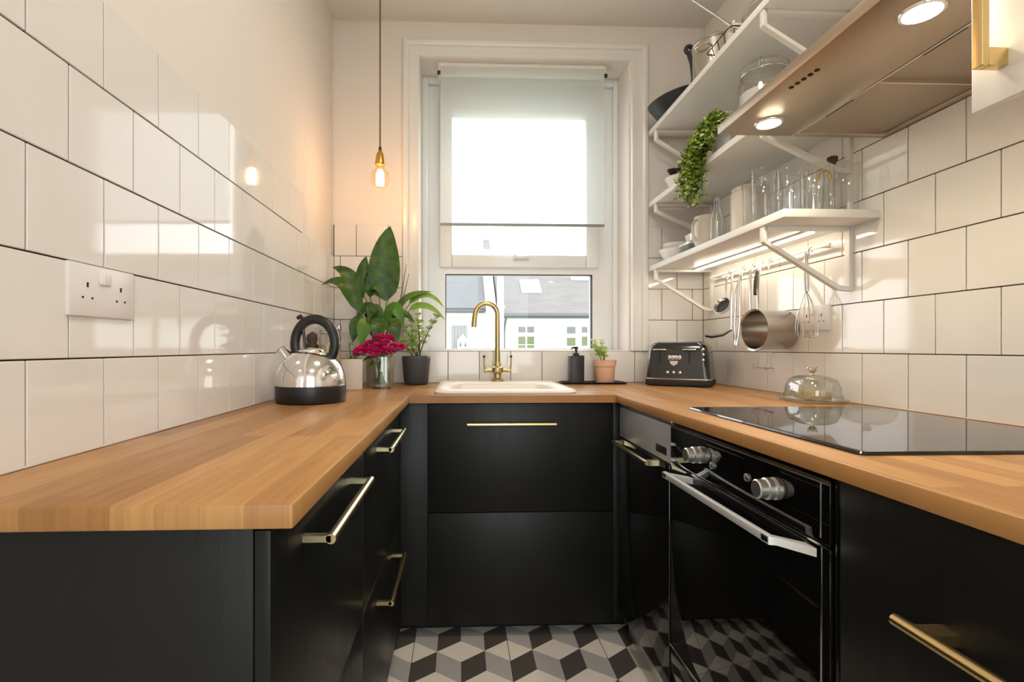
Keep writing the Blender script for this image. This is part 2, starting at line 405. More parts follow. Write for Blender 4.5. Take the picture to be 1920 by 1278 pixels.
# ================================================================== OUTSIDE
bm = NB(); box(bm, -40, 40, -30, 60, -4.2, -4.0); tag(obj('ground', bm, 'yard'), 'ground between the houses seen through the window', 'ground', kind='structure')
h = thing('neighbour_house', 'white house opposite with brown-grey pitched roof and skylights', 'house', (5, 20, -4))
def roof(bm, x0, x1, ya, za, yb, zb, t=.12): prism(bm, [(ya, za), (yb, zb), (yb+.02, zb+t), (ya-.02, za+t)], 'x', x0, x1)
bm = NB(); box(bm, 2.36, 14, 18.05, 26, -4, 2.36); obj('wall', bm, 'render_white', h, world=True)
bm = NB(); roof(bm, 2.2, 14.2, 17.9, 2.36, 22, 5.25); roof(bm, 2.2, 14.2, 26.1, 2.36, 22, 5.25); obj('roof', bm, 'roof_tile', h, world=True)
bm = NB(); tube(bm, [(2.3, 17.85, 2.36), (14.2, 17.85, 2.36)], .09, 8); tube(bm, [(2.5, 17.86, 2.3), (2.45, 17.95, 2.0), (2.42, 17.98, 1.6), (2.42, 17.98, -4)], .045, 8); obj('gutter', bm, 'gutter_grey', h, world=True)
def on_roof(y): return 2.36+.12+(y-17.9)*(5.25-2.36)/4.1
sl = math.degrees(math.atan2(5.25-2.36, 4.1))
for (xa, xb, ya, yb) in ((3.32, 4.20, 19.3, 20.25), (5.75, 6.9, 20.3, 21.3)):
    bm = NB(); mt = Matrix.Translation((0, ya, on_roof(ya))) @ Matrix.Rotation(math.radians(sl), 4, 'X'); L = (yb-ya)/math.cos(math.radians(sl))
    box(bm, xa, xb, 0, L, .0, .06, mtx=mt); sk = obj('skylight', bm, 'ext_frame', h, world=True)
    bm = NB(); box(bm, xa+.04, xb-.04, .05, L-.05, .055, .075, mtx=mt); obj('pane', bm, 'sky_pane', sk)
def ext_window(xa, xb, za, zb, nx, rows):
    bm = NB(); box(bm, xa-.08, xb+.08, 17.98, 18.1, za-.08, zb+.08); wn = obj('window', bm, 'ext_frame', h, world=True)
    wdt = (xb-xa)/nx
    for i in range(nx):
        for (fa, fb, mm) in rows:
            bm = NB(); box(bm, xa+i*wdt+.03, xa+(i+1)*wdt-.03, 17.955, 17.985, za+(zb-za)*fa, za+(zb-za)*fb); obj('pane', bm, mm, wn)
ext_window(2.98, 3.70, 1.05, 1.93, 2, ((0, .13, 'ext_pane_green'), (.17, .54, 'ext_pane_green'), (.72, 1, 'ext_pane')))
ext_window(5.00, 5.42, 1.05, 1.93, 1, ((.1, .48, 'ext_pane_green'), (.68, 1, 'ext_pane')))
ext_window(5.62, 6.22, 1.05, 1.93, 2, ((.1, .54, 'ext_pane_green'), (.72, 1, 'ext_pane')))
h2 = thing('slate_house', 'house opposite with a blue-grey slate roof and boarded door', 'house', (-1, 19, -4))
bm = NB(); box(bm, -9, 1.619, 17.25, 26, -4, 2.50); obj('wall', bm, 'render_white', h2, world=True)
bm = NB(); roof(bm, -9, 1.62, 17.0, 2.50, 21.5, 5.45); roof(bm, -9, 1.62, 26, 2.50, 21.5, 5.45); obj('roof', bm, 'slate', h2, world=True)
bm = NB(); tube(bm, [(-9, 16.95, 2.48), (1.55, 16.95, 2.48)], .06, 8); obj('gutter', bm, 'gutter_grey', h2, world=True)
for i in range(5):
    bm = NB(); box(bm, .26+i*.13, .26+i*.13+.122, 17.17, 17.25, -3.9, 1.94, .008); obj('board', bm, 'boards_grey', h2, world=True)
bm = NB(); prism(bm, [(.50, .2), (.92, .2), (.92, 1.36), (.71, 1.58), (.50, 1.36)], 'y', 16.6, 17.1); cb_ = obj('small_dormer', bm, 'render_white', h2, world=True)  # small white gabled dormer with two dark slots
for xx in (.58, .77):
    bm = NB(); prism(bm, [(xx, 1.1), (xx+.09, 1.1), (xx+.045, 1.32)], 'y', 16.57, 16.6); obj('dormer_slot', bm, 'gutter_grey', cb_)
bm = NB(); box(bm, 1.7, 2.05, 21.2, 21.8, 5.2, 6.05, .03); tube(bm, [(1.87, 21.5, 6.0), (1.87, 21.5, 6.25)], .16, 10); obj('chimney', bm, 'boards_grey', h2, world=True)
bm = NB(); prism(bm, [(16.85, -4), (21.5, -4), (21.5, 5.95), (16.85, 2.75)], 'x', 1.62, 2.0); pp = tag(obj('party_wall', bm, 'render_white'), 'white parapet wall between the slate roof and the brown roof', 'wall')
bm = NB(); tube(bm, [(2.17, 16.7, -4), (2.17, 16.7, 2.6), (2.17, 16.7, 4.3)], .13, 12)
fl = obj('drain_pipe', bm, 'render_white'); tag(fl, 'fat white pipe running up beside the parapet opposite', 'pipe')
bm = NB(); tube(bm, [(2.17, 16.7, 2.58), (2.17, 16.7, 2.68)], .17, 12); obj('collar', bm, 'ceramic_beige', fl)

# ================================================================== BASE UNITS
def bar_handle(name, p0, p1, out, parent, m='brass', r=.007, post=(.012, .009), inset=.0):
    """round bar from p0 to p1 held by two flat posts that reach back by vector out"""
    bm = NB(); p0, p1, out = Vector(p0), Vector(p1), Vector(out); d = (p1-p0).normalized()
    tube(bm, [p0-d*.006, p1+d*.006], r, 14)
    for q in (p0+d*inset, p1-d*inset):
        side = d; up = d.cross(out.normalized())
        c = [q+side*a*post[0]/2+up*b*post[1]/2 for a, b in ((-1, -1), (1, -1), (1, 1), (-1, 1))]
        A = [bm.verts.new(v) for v in c]; B = [bm.verts.new(v+out) for v in c]
        bm.faces.new(A); bm.faces.new(B[::-1])
        for i in range(4): bm.faces.new((A[i], B[i], B[(i+1) % 4], A[(i+1) % 4]))
    return obj(name, bm, m, parent, world=False if parent is None else False)
WB = WT-.028                                    # underside of worktop
LF = .407                                       # face of left drawer fronts
def left_unit(label, y0, y1, end):
    u = thing('drawer_unit', label, 'cabinet', (.2, (y0+y1)/2, 0), group='black drawer units under the left worktop')
    bm = NB(); box(bm, .004, LF-.020, y0+(.018 if end else .001), y1-.001, .08, WB-.001); obj('carcass', bm, 'black_carcass', u, world=True)
    if end:
        bm = NB(); box(bm, .002, LF-.019, y0, y0+.017, .0, WB-.001, .001); obj('end_panel', bm, 'black_wood', u, world=True)
    bm = NB(); box(bm, .02, LF-.075, y0+.02, y1-.001, 0, .079); obj('plinth', bm, 'black_gloss', u, world=True)
    for z0, z1, hz in ((.4715, WB-.006, .80), (.085, .4685, .375 if end else .408)):
        bm = NB(); box(bm, LF-.018, LF, y0+.001, y1-.0015, z0, z1, .0012); f = obj('drawer_front', bm, 'black_wood', u, world=True)
        c = (y0+y1)/2 + (.0)
        bar_handle('handle', (LF+.038, c-.146, hz), (LF+.038, c+.146, hz), (-.038, 0, 0), f, 'brass_pale' if hz > .6 else 'brass')
    return u
left_unit('black drawer unit at the near end of the left worktop, end panel showing', -1.885, -1.352, True)
left_unit('black drawer unit under the left worktop, beside the sink corner', -1.350, -.705, False)
SF = -.640
u = thing('sink_unit', 'black two-front base unit under the white sink', 'cabinet', (.8, -.4, 0))
bm = NB(); box(bm, .41, 1.20, SF+.02, -.01, .05, .60); obj('carcass', bm, 'black_carcass', u, world=True)
for a, b in ((LF-.1, .502), (1.184, 1.222)):
    bm = NB(); box(bm, a, b, SF, SF+.018, .05, WB-.001, .001); obj('filler_panel', bm, 'black_wood', u, world=True)
bm = NB(); box(bm, LF-.1, LF-.002, -.703, SF-.001, .05, WB-.001, .001); obj('corner_post', bm, 'black_wood', u, world=True)
bm = NB(); box(bm, .504, 1.182, SF-.002, SF+.016, .4605, WB-.004, .0012); f = obj('drawer_front', bm, 'black_wood', u, world=True)
bar_handle('handle', (.651, SF-.036, .784), (.961, SF-.036, .784), (0, .034, 0), f, 'brass', r=.0058)
bm = NB(); box(bm, .504, 1.182, SF-.002, SF+.016, .048, .4575, .0012); obj('drawer_front', bm, 'black_wood', u, world=True)
bm = NB(); box(bm, .35, 1.25, -.567, -.553, 0, .049); obj('plinth', bm, 'black_wood', u, world=True)
RF = 1.205                                      # face of right-hand fronts
# dishwasher
d = thing('dishwasher', 'slim dishwasher with silver control strip and black door beside the oven', 'dishwasher', (1.5, -.86, 0))
bm = NB(); box(bm, RF+.02, 1.80, -1.086, -.642, .08, WB-.001); obj('body', bm, 'black_carcass', d, world=True)
bm = NB(); box(bm, RF+.002, RF+.02, -1.085, -.643, .735, WB-.018, .002); p = obj('control_panel', bm, 'fascia_silver', d, world=True)
bm = NB(); box(bm, RF+.0005, RF+.004, -1.06, -.985, .752, .775, .001); obj('grip_slot', bm, 'black_plastic', p)
bm = NB(); box(bm, RF+.004, RF+.02, -1.085, -.643, WB-.017, WB-.002, .001); obj('top_strip', bm, 'alu_satin', d, world=True)
bm = NB(); box(bm, RF-.002, RF+.02, -1.085, -.643, .10, .733, .003); f = obj('door', bm, 'black_gloss', d, world=True)
bar_handle('handle', (RF-.038, -1.010, .722), (RF-.038, -.700, .722), (.036, 0, 0), f, 'brass_pale', post=(.016, .016))
bm = NB(); box(bm, RF+.035, RF+.05, -1.085, -.643, 0, .098); obj('plinth', bm, 'alu_satin', d, world=True)
# oven
d = thing('oven', 'built-in black glass oven with two knobs and a bright bar handle', 'oven', (1.5, -1.39, 0))
OY0, OY1 = -1.690, -1.088
bm = NB(); box(bm, RF+.022, 1.78, OY0, OY1, .10, WB-.001); obj('body', bm, 'black_carcass', d, world=True)
bm = NB(); box(bm, RF, RF+.02, OY0+.003, OY1-.003, .744, WB-.012, .002); cp = obj('control_panel', bm, 'oven_glass', d, world=True)
bm = NB()
for a in ((OY0+.004, OY1-.004, WB-.019, WB-.017), (OY0+.022, OY0+.024, .752, WB-.017)): box(bm, RF-.0008, RF+.001, *a)
obj('panel_outline', bm, 'alu_satin', cp)
def knob(bm, y, z, s):
    mt = Matrix.Translation((RF, y, z)) @ Matrix.Rotation(-PI/2, 4, 'Y')
    lathe(bm, [(.019*s, 0), (.019*s, .006), (.014*s, .008), (.014*s, .012), (.0185*s, .013), (.0185*s, .022), (.016*s, .024), (.016*s, .038), (.014*s, .040)], seg=28, mtx=mt)
for y in (-1.268, -1.555):
    bm = NB(); knob(bm, y, .800, 1.08); obj('knob', bm, 'alu_satin', cp)
for y, z in ((-1.322, .787), (-1.462, .796)):
    bm = NB(); lathe(bm, [(.008, 0), (.008, .004), (.006, .005)], seg=18, mtx=Matrix.Translation((RF, y, z)) @ Matrix.Rotation(-PI/2, 4, 'Y')); obj('button', bm, 'alu_satin', cp)
bm = NB(); box(bm, RF-.0006, RF+.001, -1.435, -1.345, .775, .815); obj('display', bm, 'display', cp)
bm = NB(); box(bm, RF, RF+.02, OY0+.003, OY1-.003, .238, .740, .002); dr = obj('door', bm, 'oven_glass', d, world=True)
bm = NB()
for a in ((OY0+.003, OY1-.003, .7385, .7425), (OY0+.003, OY1-.003, .2345, .2385), (OY0+.020, OY0+.0225, .24, .738)): box(bm, RF-.0012, RF+.004, *a)
obj('door_trim', bm, 'steel', dr)
bm = NB(); x0 = RF-.048
box(bm, x0, x0+.012, -1.606, -1.150, .716, .732, .003)
for ya, yb in ((-1.606, -1.655), (-1.150, -1.205)):
    prism(bm, [(x0, ya), (x0+.012, ya-.004), (RF-.001, yb-.004), (RF-.001, yb+.022), (x0, ya+.022)] if ya < -1.5 else [(x0, ya), (x0, ya-.022), (RF-.001, yb-.022), (RF-.001, yb)], 'z', .717, .731)
obj('handle', bm, 'handle_silver', dr)
bm = NB(); box(bm, RF, RF+.02, OY0, OY1-.002, .105, .2335, .002); obj('base_panel', bm, 'black_gloss', d, world=True)
bm = NB(); box(bm, RF+.035, RF+.05, OY0, OY1, 0, .103); obj('plinth', bm, 'alu_satin', d, world=True)
# right near drawer unit
u = thing('drawer_unit', 'black drawer unit beside the oven under the right worktop', 'cabinet', (1.5, -2.1, 0))
bm = NB(); box(bm, RF+.021, 1.83, -2.5, OY0-.002, .08, WB-.001); obj('carcass', bm, 'black_carcass', u, world=True)
bm = NB(); box(bm, RF+.004, RF+.021, OY0-.016, OY0-.003, .08, WB-.002, .001); obj('side_strip', bm, 'black_gloss', u, world=True)
for z0, z1, hz in ((.4715, WB-.004, .717), (.085, .4685, .33)):
    bm = NB(); box(bm, RF, RF+.018, -2.498, OY0-.018, z0, z1, .0012); f = obj('drawer_front', bm, 'black_wood', u, world=True)
    bar_handle('handle', (RF-.036, -2.30, hz), (RF-.036, -1.850, hz), (.036, 0, 0), f, 'brass', r=.0078, inset=.03, post=(.026, .013))
bm = NB(); box(bm, RF+.06, 1.8, -2.49, OY0-.02, 0, .079); obj('plinth', bm, 'black_gloss', u, world=True)

# ================================================================== WORKTOP, SINK, HOB
wt = thing('worktop', 'U-shaped oak block worktop running round three sides', 'worktop', (.9, -.3, WB))
WL_, WRX, WFY = .437, 1.188, -.660
SKX0, SKX1, SKY0, SKY1 = .560, 1.035, -.56, -.20  # cut-out for the sink
bm = NB(); box(bm, .001, WL_, -1.899, -.0015, WB, WT, .0035, 2); obj('board', bm, 'oak_y', wt, world=True)
bm = NB(); box(bm, WRX, ROOM_X-.001, -2.52, -.0015, WB, WT, .0035, 2); obj('board', bm, 'oak_y', wt, world=True)
bm = NB()
for a in ((WL_, SKX0, WFY, -.0015), (SKX1, WRX, WFY, -.0015), (SKX0, SKX1, WFY, SKY0), (SKX0, SKX1, SKY1, -.0015)): box(bm, *a, WB, WT)
obj('board', bm, 'oak_x', wt, world=True)
bm = NB()
for a, wl in (((.0002, .004, -1.899, -.004), wall_left), ((ROOM_X-.004, ROOM_X-.0002, -2.52, -.004), wall_right)):
    bb = NB(); box(bb, *a, WT+.0002, WT+.004, .0015); obj('sealant', bb, 'white_gloss', wl)
sk = thing('sink', 'white ceramic inset sink with rounded rim', 'sink', (.8, -.33, WT))
def rrect(x0, x1, y0, y1, r, n=6):
    out = []
    for cx, cy, a in ((x1-r, y1-r, 0), (x0+r, y1-r, 90), (x0+r, y0+r, 180), (x1-r, y0+r, 270)):
        for i in range(n+1): out.append((cx+r*math.cos(math.radians(a+90*i/n)), cy+r*math.sin(math.radians(a+90*i/n))))
    return out
def loft(bm, loops, cap0=True, cap1=True):
    rs = [[bm.verts.new((x, y, z)) for x, y in L] for L, z in loops]; n = len(rs[0])
    for a, b in zip(rs, rs[1:]):
        for k in range(n): bm.faces.new((a[k], a[(k+1) % n], b[(k+1) % n], b[k]))
    if cap0: bm.faces.new(rs[0][::-1])
    if cap1: bm.faces.new(rs[-1])
z = WT
loft(bm, [(rrect(.524, 1.062, -.615, -.045, .05), z+.0005), (rrect(.522, 1.064, -.617, -.043, .052), z+.006), (rrect(.528, 1.058, -.611, -.049, .05), z+.013), (rrect(.545, 1.041, -.594, -.066, .045), z+.0145),
          (rrect(.572, 1.014, -.55, -.20, .05), z+.013), (rrect(.585, 1.0, -.538, -.212, .05), z+.002), (rrect(.60, .985, -.52, -.23, .06), z-.16), (rrect(.63, .955, -.49, -.26, .05), z-.17)], cap0=False)
obj('basin', bm, 'ceramic_sink', sk, world=True, ang=60)
bm = NB(); lathe(bm, [(.035, 0), (.035, .003), (.03, .004)], (.79, -.375, WT-.1695), 24); obj('drain', bm, 'chrome', sk, world=True)
# tap
tp = thing('tap', 'brass arched mixer tap with two lever handles behind the sink', 'tap', (.797, -.085, WT+.0145))
tx, ty, tz = .797, -.098, WT+.0145
bm = NB(); lathe(bm, [(.030, 0), (.030, .004), (.024, .010), (.018, .016), (.017, .034), (.026, .040), (.029, .052), (.026, .064), (.018, .070), (.0165, .084), (.013, .090)], (tx, ty, tz), 28); obj('body', bm, 'brass_aged', tp, world=True)
bm = NB(); r_ = .053
pts = [(tx, ty, tz+.08), (tx, ty, tz+.2), (tx, ty, tz+.315)] + [(tx-r_+r_*math.cos(math.radians(a)), ty, tz+.315+r_*math.sin(math.radians(a))) for a in range(12, 181, 12)] + [(tx-2*r_-.003, ty, tz+.29), (tx-2*r_-.006, ty, tz+.255)]
tube(bm, pts, [.0125]*(len(pts)-2)+[.0135, .0135], 16); obj('spout', bm, 'brass_aged', tp, world=True)
for s in (-1, 1):
    bm = NB(); tube(bm, [(tx+s*.02, ty, tz+.052), (tx+s*.052, ty, tz+.052)], .011, 14); tube(bm, [(tx+s*.052, ty, tz+.046), (tx+s*.062, ty, tz+.052)], [.011, .009], 12)
    tube(bm, [(tx+s*.060, ty, tz+.05), (tx+s*.064, ty-.004, tz+.082), (tx+s*.064, ty-.006, tz+.112)], [.0042, .0036, .0036], 10)
    lv = obj('lever', bm, 'brass_aged', tp, world=True)
    bm = NB(); lathe(bm, [(.003, 0), (.0062, .003), (.0062, .009), (.003, .012)], (tx+s*.064, ty-.006, tz+.11), 14); obj('lever_tip', bm, 'black_plastic', lv)
# hob
bm = NB(); HX0, HX1, HY0, HY1 = 1.258, 1.785, -1.685, -1.082
pl = [(HX0+.02, HY0), (HX1-.02, HY0), (HX1, HY0+.02), (HX1, HY1-.004), (HX0+.004, HY1), (HX0, HY1-.004), (HX0, HY0+.075), (HX0+.012, HY0+.012)]
pl = rrect(HX0, HX1, HY0, HY1, .012, 4)
loft(bm, [(pl, WT+.0003), (pl, WT+.003), (rrect(HX0+.003, HX1-.003, HY0+.003, HY1-.003, .010, 4), WT+.006)])
hb = thing('hob', 'black glass ceramic hob set on the right worktop', 'hob', (1.52, -1.38, WT))
obj('glass_top', bm, 'hob_glass', hb, world=True, ang=20)
# ================================================================== WALL SOCKETS
def socket(label, side, yc, zc, wid, ht):
    s = thing('wall_socket', label, 'socket', (0 if side == 'L' else ROOM_X, yc, zc), 0 if side == 'L' else PI, group='white double sockets on the tiled walls')
    bm = NB(); box(bm, .0002, .011, -wid/2, wid/2, -ht/2, ht/2, .003); obj('plate', bm, 'socket_white', s)
    sg = 1
    for k in (-1, 1):
        cy = k*wid*.255
        bm = NB(); box(bm, .0105, .0118, cy-.0018, cy+.0018, .005, .013); box(bm, .0105, .0118, cy-.0125, cy-.0085, -.0135, -.0105); box(bm, .0105, .0118, cy+.0085, cy+.0125, -.0135, -.0105)
        obj('pin_holes', bm, 'socket_hole', s)
        bm = NB(); box(bm, .0105, .0145, k*.0068-.006, k*.0068+.006, .012, .032, .0015, mtx=rotm((.0125, 0, .022), 'Y', 5*k)); obj('switch', bm, 'white_gloss', s)
    return s
socket('white double socket on the left tiled wall', 'L', -1.577, 1.154, .156, .086)
socket('white socket on the right tiled wall behind the hanging whisk', 'R', -.793, 1.161, .140, .086)

# ================================================================== ITEMS ON WORKTOP, LEFT
# kettle
k = thing('kettle', 'chrome stovetop-style kettle with black base and arched black handle', 'kettle', (.145, -.85, WT), math.radians(-8))
bm = NB(); lathe(bm, [(.098, 0), (.106, .003), (.108, .010), (.1085, .050), (.1075, .054)], seg=48); obj('base', bm, 'black_plastic', k)
dome = [(.1075, .054)] + [(.1075*math.cos(math.radians(a))**.80, .055+.112*math.sin(math.radians(a))) for a in range(3, 75, 6)]
bm = NB(); lathe(bm, dome, seg=64, cap=True); obj('body', bm, 'chrome', k, ang=70)
bm = NB(); lathe(bm, [(.040, .158), (.041, .163), (.036, .168), (.012, .171), (.004, .172)], seg=32); ld = obj('lid', bm, 'chrome', k, ang=60)
bm = NB(); tube(bm, [(-.062, 0, .120), (-.084, 0, .146), (-.100, 0, .166)], [.030, .022, .0185], 20); sp = obj('spout', bm, 'chrome', k, ang=60)
bm = NB(); tube(bm, [(-.0995, 0, .1655), (-.1015, 0, .168)], .0155, 20); obj('spout_mouth', bm, 'black_plastic', sp)
bm = NB(); pts = [(.012+.066*math.cos(math.radians(a)), 0, .185+.078*math.sin(math.radians(a))) for a in range(-38, 219, 8)]
tube(bm, pts, .0125, 14, flat=1.25); hd = obj('handle', bm, 'black_plastic', k, ang=60)
bm = NB(); tube(bm, [(-.024, 0, .262), (-.036, 0, .272), (-.046, 0, .266)], [.006, .008, .006], 10); tube(bm, [(-.030, 0, .25), (-.022, 0, .20), (-.020, 0, .168)], [.006, .005, .004], 8); obj('trigger', bm, 'black_plastic', hd)
# plants helpers
def leaf(bm, pts, wid, face=(0, -1, .2), n=10, fold=.18, prof=None, mi=0):
    """blade along a curved midrib through pts; face = direction the blade faces"""
    P = [Vector(p) for p in pts]; face = Vector(face)
    def ev(t):
        if len(P) == 3: a, b, c = P; return a*(1-t)**2 + b*2*t*(1-t) + c*t*t
        a, b, c, d = P; return a*(1-t)**3 + b*3*t*(1-t)**2 + c*3*t*t*(1-t) + d*t**3
    rows = []
    for i in range(n+1):
        t = i/n; p = ev(t); tg = (ev(min(t+.02, 1))-ev(max(t-.02, 0))).normalized()
        s = tg.cross(face).normalized(); nr = s.cross(tg).normalized()
        wv = wid*.5*(math.sin(PI*min(t*.96+.04, 1)**.75)**.85 if t < 1 else 0.012)
        if t == 0: wv = wid*.04
        rows.append([bm.verts.new(p - s*wv + nr*wv*fold), bm.verts.new(p-s*wv*.5+nr*wv*fold*.35), bm.verts.new(p), bm.verts.new(p+s*wv*.5+nr*wv*fold*.35), bm.verts.new(p + s*wv + nr*wv*fold)])
    for a, b in zip(rows, rows[1:]):
        for q in range(4): f = bm.faces.new((a[q], a[q+1], b[q+1], b[q])); f.material_index = mi
def part_leaf(parent, pts, wid, m, face=(0, -1, .25), fold=.18):
    bm = NB(); leaf(bm, pts, wid, face, fold=fold); return obj('leaf', bm, m, parent, world=True, ang=80)
def pot_prof(r0, r1, h, t=.006): return [(r0*.94, 0), (r0, .004), (r1, h), (r1-t, h), (r1-t-.002, h-.02), (.004, h-.02)]
# peace lily
ly = thing('peace_lily', 'tall peace lily with broad dark leaves in a taupe pot', 'plant', (.262, -.215, WT))
bm = NB(); lathe(bm, [(.055, 0), (.058, .004), (.064, .13), (.058, .13), (.056, .112), (.004, .112)], (.262, -.215, WT), 36); pt = obj('pot', bm, 'ceramic_taupe', ly, world=True, ang=50)
bm = NB(); lathe(bm, [(.0555, 0), (.03, .006), (.002, .008)], (.262, -.215, WT+.1125), 24); obj('soil', bm, 'soil', pt)
B0 = Vector((.262, -.215, WT+.12))
def lily(stem_mid, base, mid, tip, wid, m='leaf_dark', face=(0, -1, .25)):
    bm = NB(); s0 = B0+Vector((random.uniform(-.02, .02), random.uniform(-.02, .02), 0)); sm = Vector(stem_mid); b = Vector(base)
    pts = [s0*(1-t)**2 + sm*2*t*(1-t) + b*t*t for t in [i/8 for i in range(9)]]
    tube(bm, pts, [.0034-.0012*i/8 for i in range(9)], 6); obj('stem', bm, 'stem_green', ly, world=True)
    part_leaf(ly, (base, mid, tip) if not isinstance(mid, list) else (base, *mid, tip), wid, m, face)
lily((.275, -.21, 1.15), (.290, -.215, 1.27), [(.270, -.222, 1.37), (.288, -.232, 1.52)], (.308, -.225, 1.602), .140, 'leaf_dark', (.1, -1, .1))
lily((.235, -.23, 1.15), (.182, -.27, 1.215), [(.155, -.28, 1.335), (.085, -.29, 1.375)], (.020, -.28, 1.328), .078, 'leaf_dark', (-.25, -.75, .85))
lily((.235, -.22, 1.17), (.178, -.215, 1.262), [(.155, -.22, 1.375), (.10, -.23, 1.412)], (.052, -.22, 1.418), .070, 'leaf_dark', (-.1, -.8, .6))
lily((.24, -.20, 1.18), (.184, -.20, 1.30), (.178, -.215, 1.40), (.198, -.20, 1.472), .066, 'leaf_dark', (.3, -1, .1))
lily((.25, -.20, 1.18), (.205, -.19, 1.31), (.210, -.20, 1.42), (.236, -.20, 1.372), .050, 'leaf_dark', (.5, -.9, .3))
lily((.25, -.21, 1.2), (.218, -.22, 1.285), (.225, -.24, 1.37), (.268, -.25, 1.292), .050, 'leaf_dark', (.3, -.8, .5))
lily((.29, -.19, 1.13), (.325, -.16, 1.225), [(.36, -.15, 1.30), (.42, -.15, 1.318)], (.488, -.15, 1.318), .050, 'leaf_mid', (.1, -.6, .9))
lily((.31, -.18, 1.13), (.385, -.15, 1.262), [(.43, -.145, 1.318), (.49, -.145, 1.318)], (.545, -.15, 1.245), .046, 'leaf_light', (.1, -.7, .8))
lily((.31, -.18, 1.12), (.385, -.15, 1.232), [(.43, -.15, 1.27), (.49, -.15, 1.26)], (.549, -.15, 1.188), .042, 'leaf_light', (.1, -.8, .7))
for (b, mdl, tip, wd) in (((.215, -.24, 1.13), [(.18, -.26, 1.20), (.165, -.28, 1.16)], (.155, -.29, 1.08), .085),
                         ((.245, -.25, 1.14), [(.225, -.29, 1.20), (.20, -.31, 1.15)], (.20, -.32, 1.055), .085),
                         ((.275, -.25, 1.14), [(.275, -.29, 1.21), (.275, -.32, 1.16)], (.262, -.33, 1.06), .080),
                         ((.300, -.24, 1.13), [(.325, -.28, 1.21), (.335, -.30, 1.15)], (.345, -.30, 1.05), .080),
                         ((.235, -.20, 1.16), [(.215, -.21, 1.27), (.19, -.22, 1.25)], (.165, -.24, 1.18), .070),
                         ((.285, -.21, 1.17), [(.315, -.22, 1.27), (.345, -.23, 1.25)], (.37, -.24, 1.15), .070),
                         ((.26, -.23, 1.15), [(.25, -.25, 1.26), (.235, -.28, 1.25)], (.225, -.29, 1.17), .065),
                         ((.30, -.2, 1.15), [(.34, -.19, 1.24), (.37, -.19, 1.23)], (.415, -.18, 1.17), .045)):
    lily((.262, -.22, 1.08), b, mdl, tip, wd, random.choice(['leaf_dark', 'leaf_dark', 'leaf_dark', 'leaf_mid']), (random.uniform(-.3, .3), -.8, .6))
bm = NB(); 
for (a, b) in (((.30, -.19, 1.1), (.372, -.16, 1.44)), ((.30, -.19, 1.1), (.385, -.16, 1.40)), ((.25, -.2, 1.1), (.245, -.19, 1.42))): tube(bm, [a, ((a[0]+b[0])/2+.01, (a[1]+b[1])/2, (a[2]+b[2])/2), b], [.0025, .002, .0012], 5)
obj('flower_stalks', bm, 'stem_brown', ly, world=True)
# square white planter with small succulent
sq = thing('planter', 'square white planter with low green plant beside the kettle', 'plant', (.165, -.345, WT), math.radians(12))
bm = NB(); loft(bm, [(rrect(-.042, .042, -.042, .042, .006, 3), 0), (rrect(-.045, .045, -.045, .045, .006, 3), .125), (rrect(-.040, .040, -.040, .040, .005, 3), .125), (rrect(-.039, .039, -.039, .039, .005, 3), .108)]); obj('pot', bm, 'ceramic_beige', sq, ang=30)
bm = NB()
for i in range(46):
    a = random.uniform(0, 2*PI); r = random.uniform(0, .034); L = random.uniform(.02, .042); b = Vector((r*math.cos(a), r*math.sin(a), .106)); t = b+Vector((math.cos(a)*random.uniform(.2, .9)*L, math.sin(a)*random.uniform(.2, .9)*L, L*random.uniform(.5, 1)))
    leaf(bm, (b, (b+t)/2+Vector((0, 0, .008)), t), .012, (random.uniform(-1, 1), -1, .6), n=4, mi=random.randint(0, 1))
tube(bm, [(.0, 0, .11), (.02, .01, .15), (.05, .01, .185)], .0022, 5, mi=2); tube(bm, [(-.005, 0, .11), (-.008, .005, .16), (-.012, .01, .19)], .0015, 5, mi=2)
leaf(bm, ((-.012, .01, .185), (-.002, .008, .195), (.006, .01, .18)), .014, n=4, mi=0)
obj('foliage', bm, ['leaf_mid', 'leaf_lime', 'stem_brown'], sq, stuff=True, ang=80)
# storage jars standing in the corner behind the kettle
j = thing('storage_jar', 'clip-top glass jar in the corner, seen through the kettle handle', 'jar', (.048, -.335, WT))
bm = NB(); lathe(bm, [(.044, 0), (.047, .005), (.047, .21), (.038, .228), (.038, .238)], seg=32); obj('glass_body', bm, 'clear_glass', j, ang=60)
bm = NB(); lathe(bm, [(.039, .239), (.041, .242), (.041, .250), (.030, .260), (.004, .262)], seg=32); obj('lid', bm, 'clear_glass', j, ang=60)
bm = NB(); tube(bm, [(.0415*math.cos(a*PI/12), .0415*math.sin(a*PI/12), .232) for a in range(24)], .0016, 6, closed=True); tube(bm, [(.0, -.042, .232), (0, -.052, .243), (0, -.046, .257), (0, -.03, .265)], .0016, 6); obj('wire_clip', bm, 'steel', j)
bm = NB(); lathe(bm, [(.0435, .008), (.0435, .10), (.002, .104)], seg=28); obj('contents', bm, 'leaf_trail_b', j, ang=60)
j = thing('pepper_mill', 'dark turned pepper mill in the corner behind the kettle', 'pepper mill', (.028, -.44, WT))
bm = NB(); lathe(bm, [(.024, 0), (.026, .01), (.019, .06), (.017, .12), (.023, .17), (.024, .18), (.016, .19), (.021, .205), (.020, .222), (.008, .232), (.004, .236)], seg=28); obj('mill_body', bm, 'stem_brown', j, ang=60)
j = thing('storage_jar', 'tall glass jar of pale pasta in the corner behind the kettle', 'jar', (.096, -.43, WT))
bm = NB(); lathe(bm, [(.040, 0), (.043, .005), (.043, .215), (.040, .222), (.040, .24)], seg=32); obj('glass_body', bm, 'clear_glass', j, ang=60)
bm = NB(); lathe(bm, [(.039, .004), (.039, .185), (.002, .19)], seg=28); obj('contents', bm, 'pasta', j, ang=60)
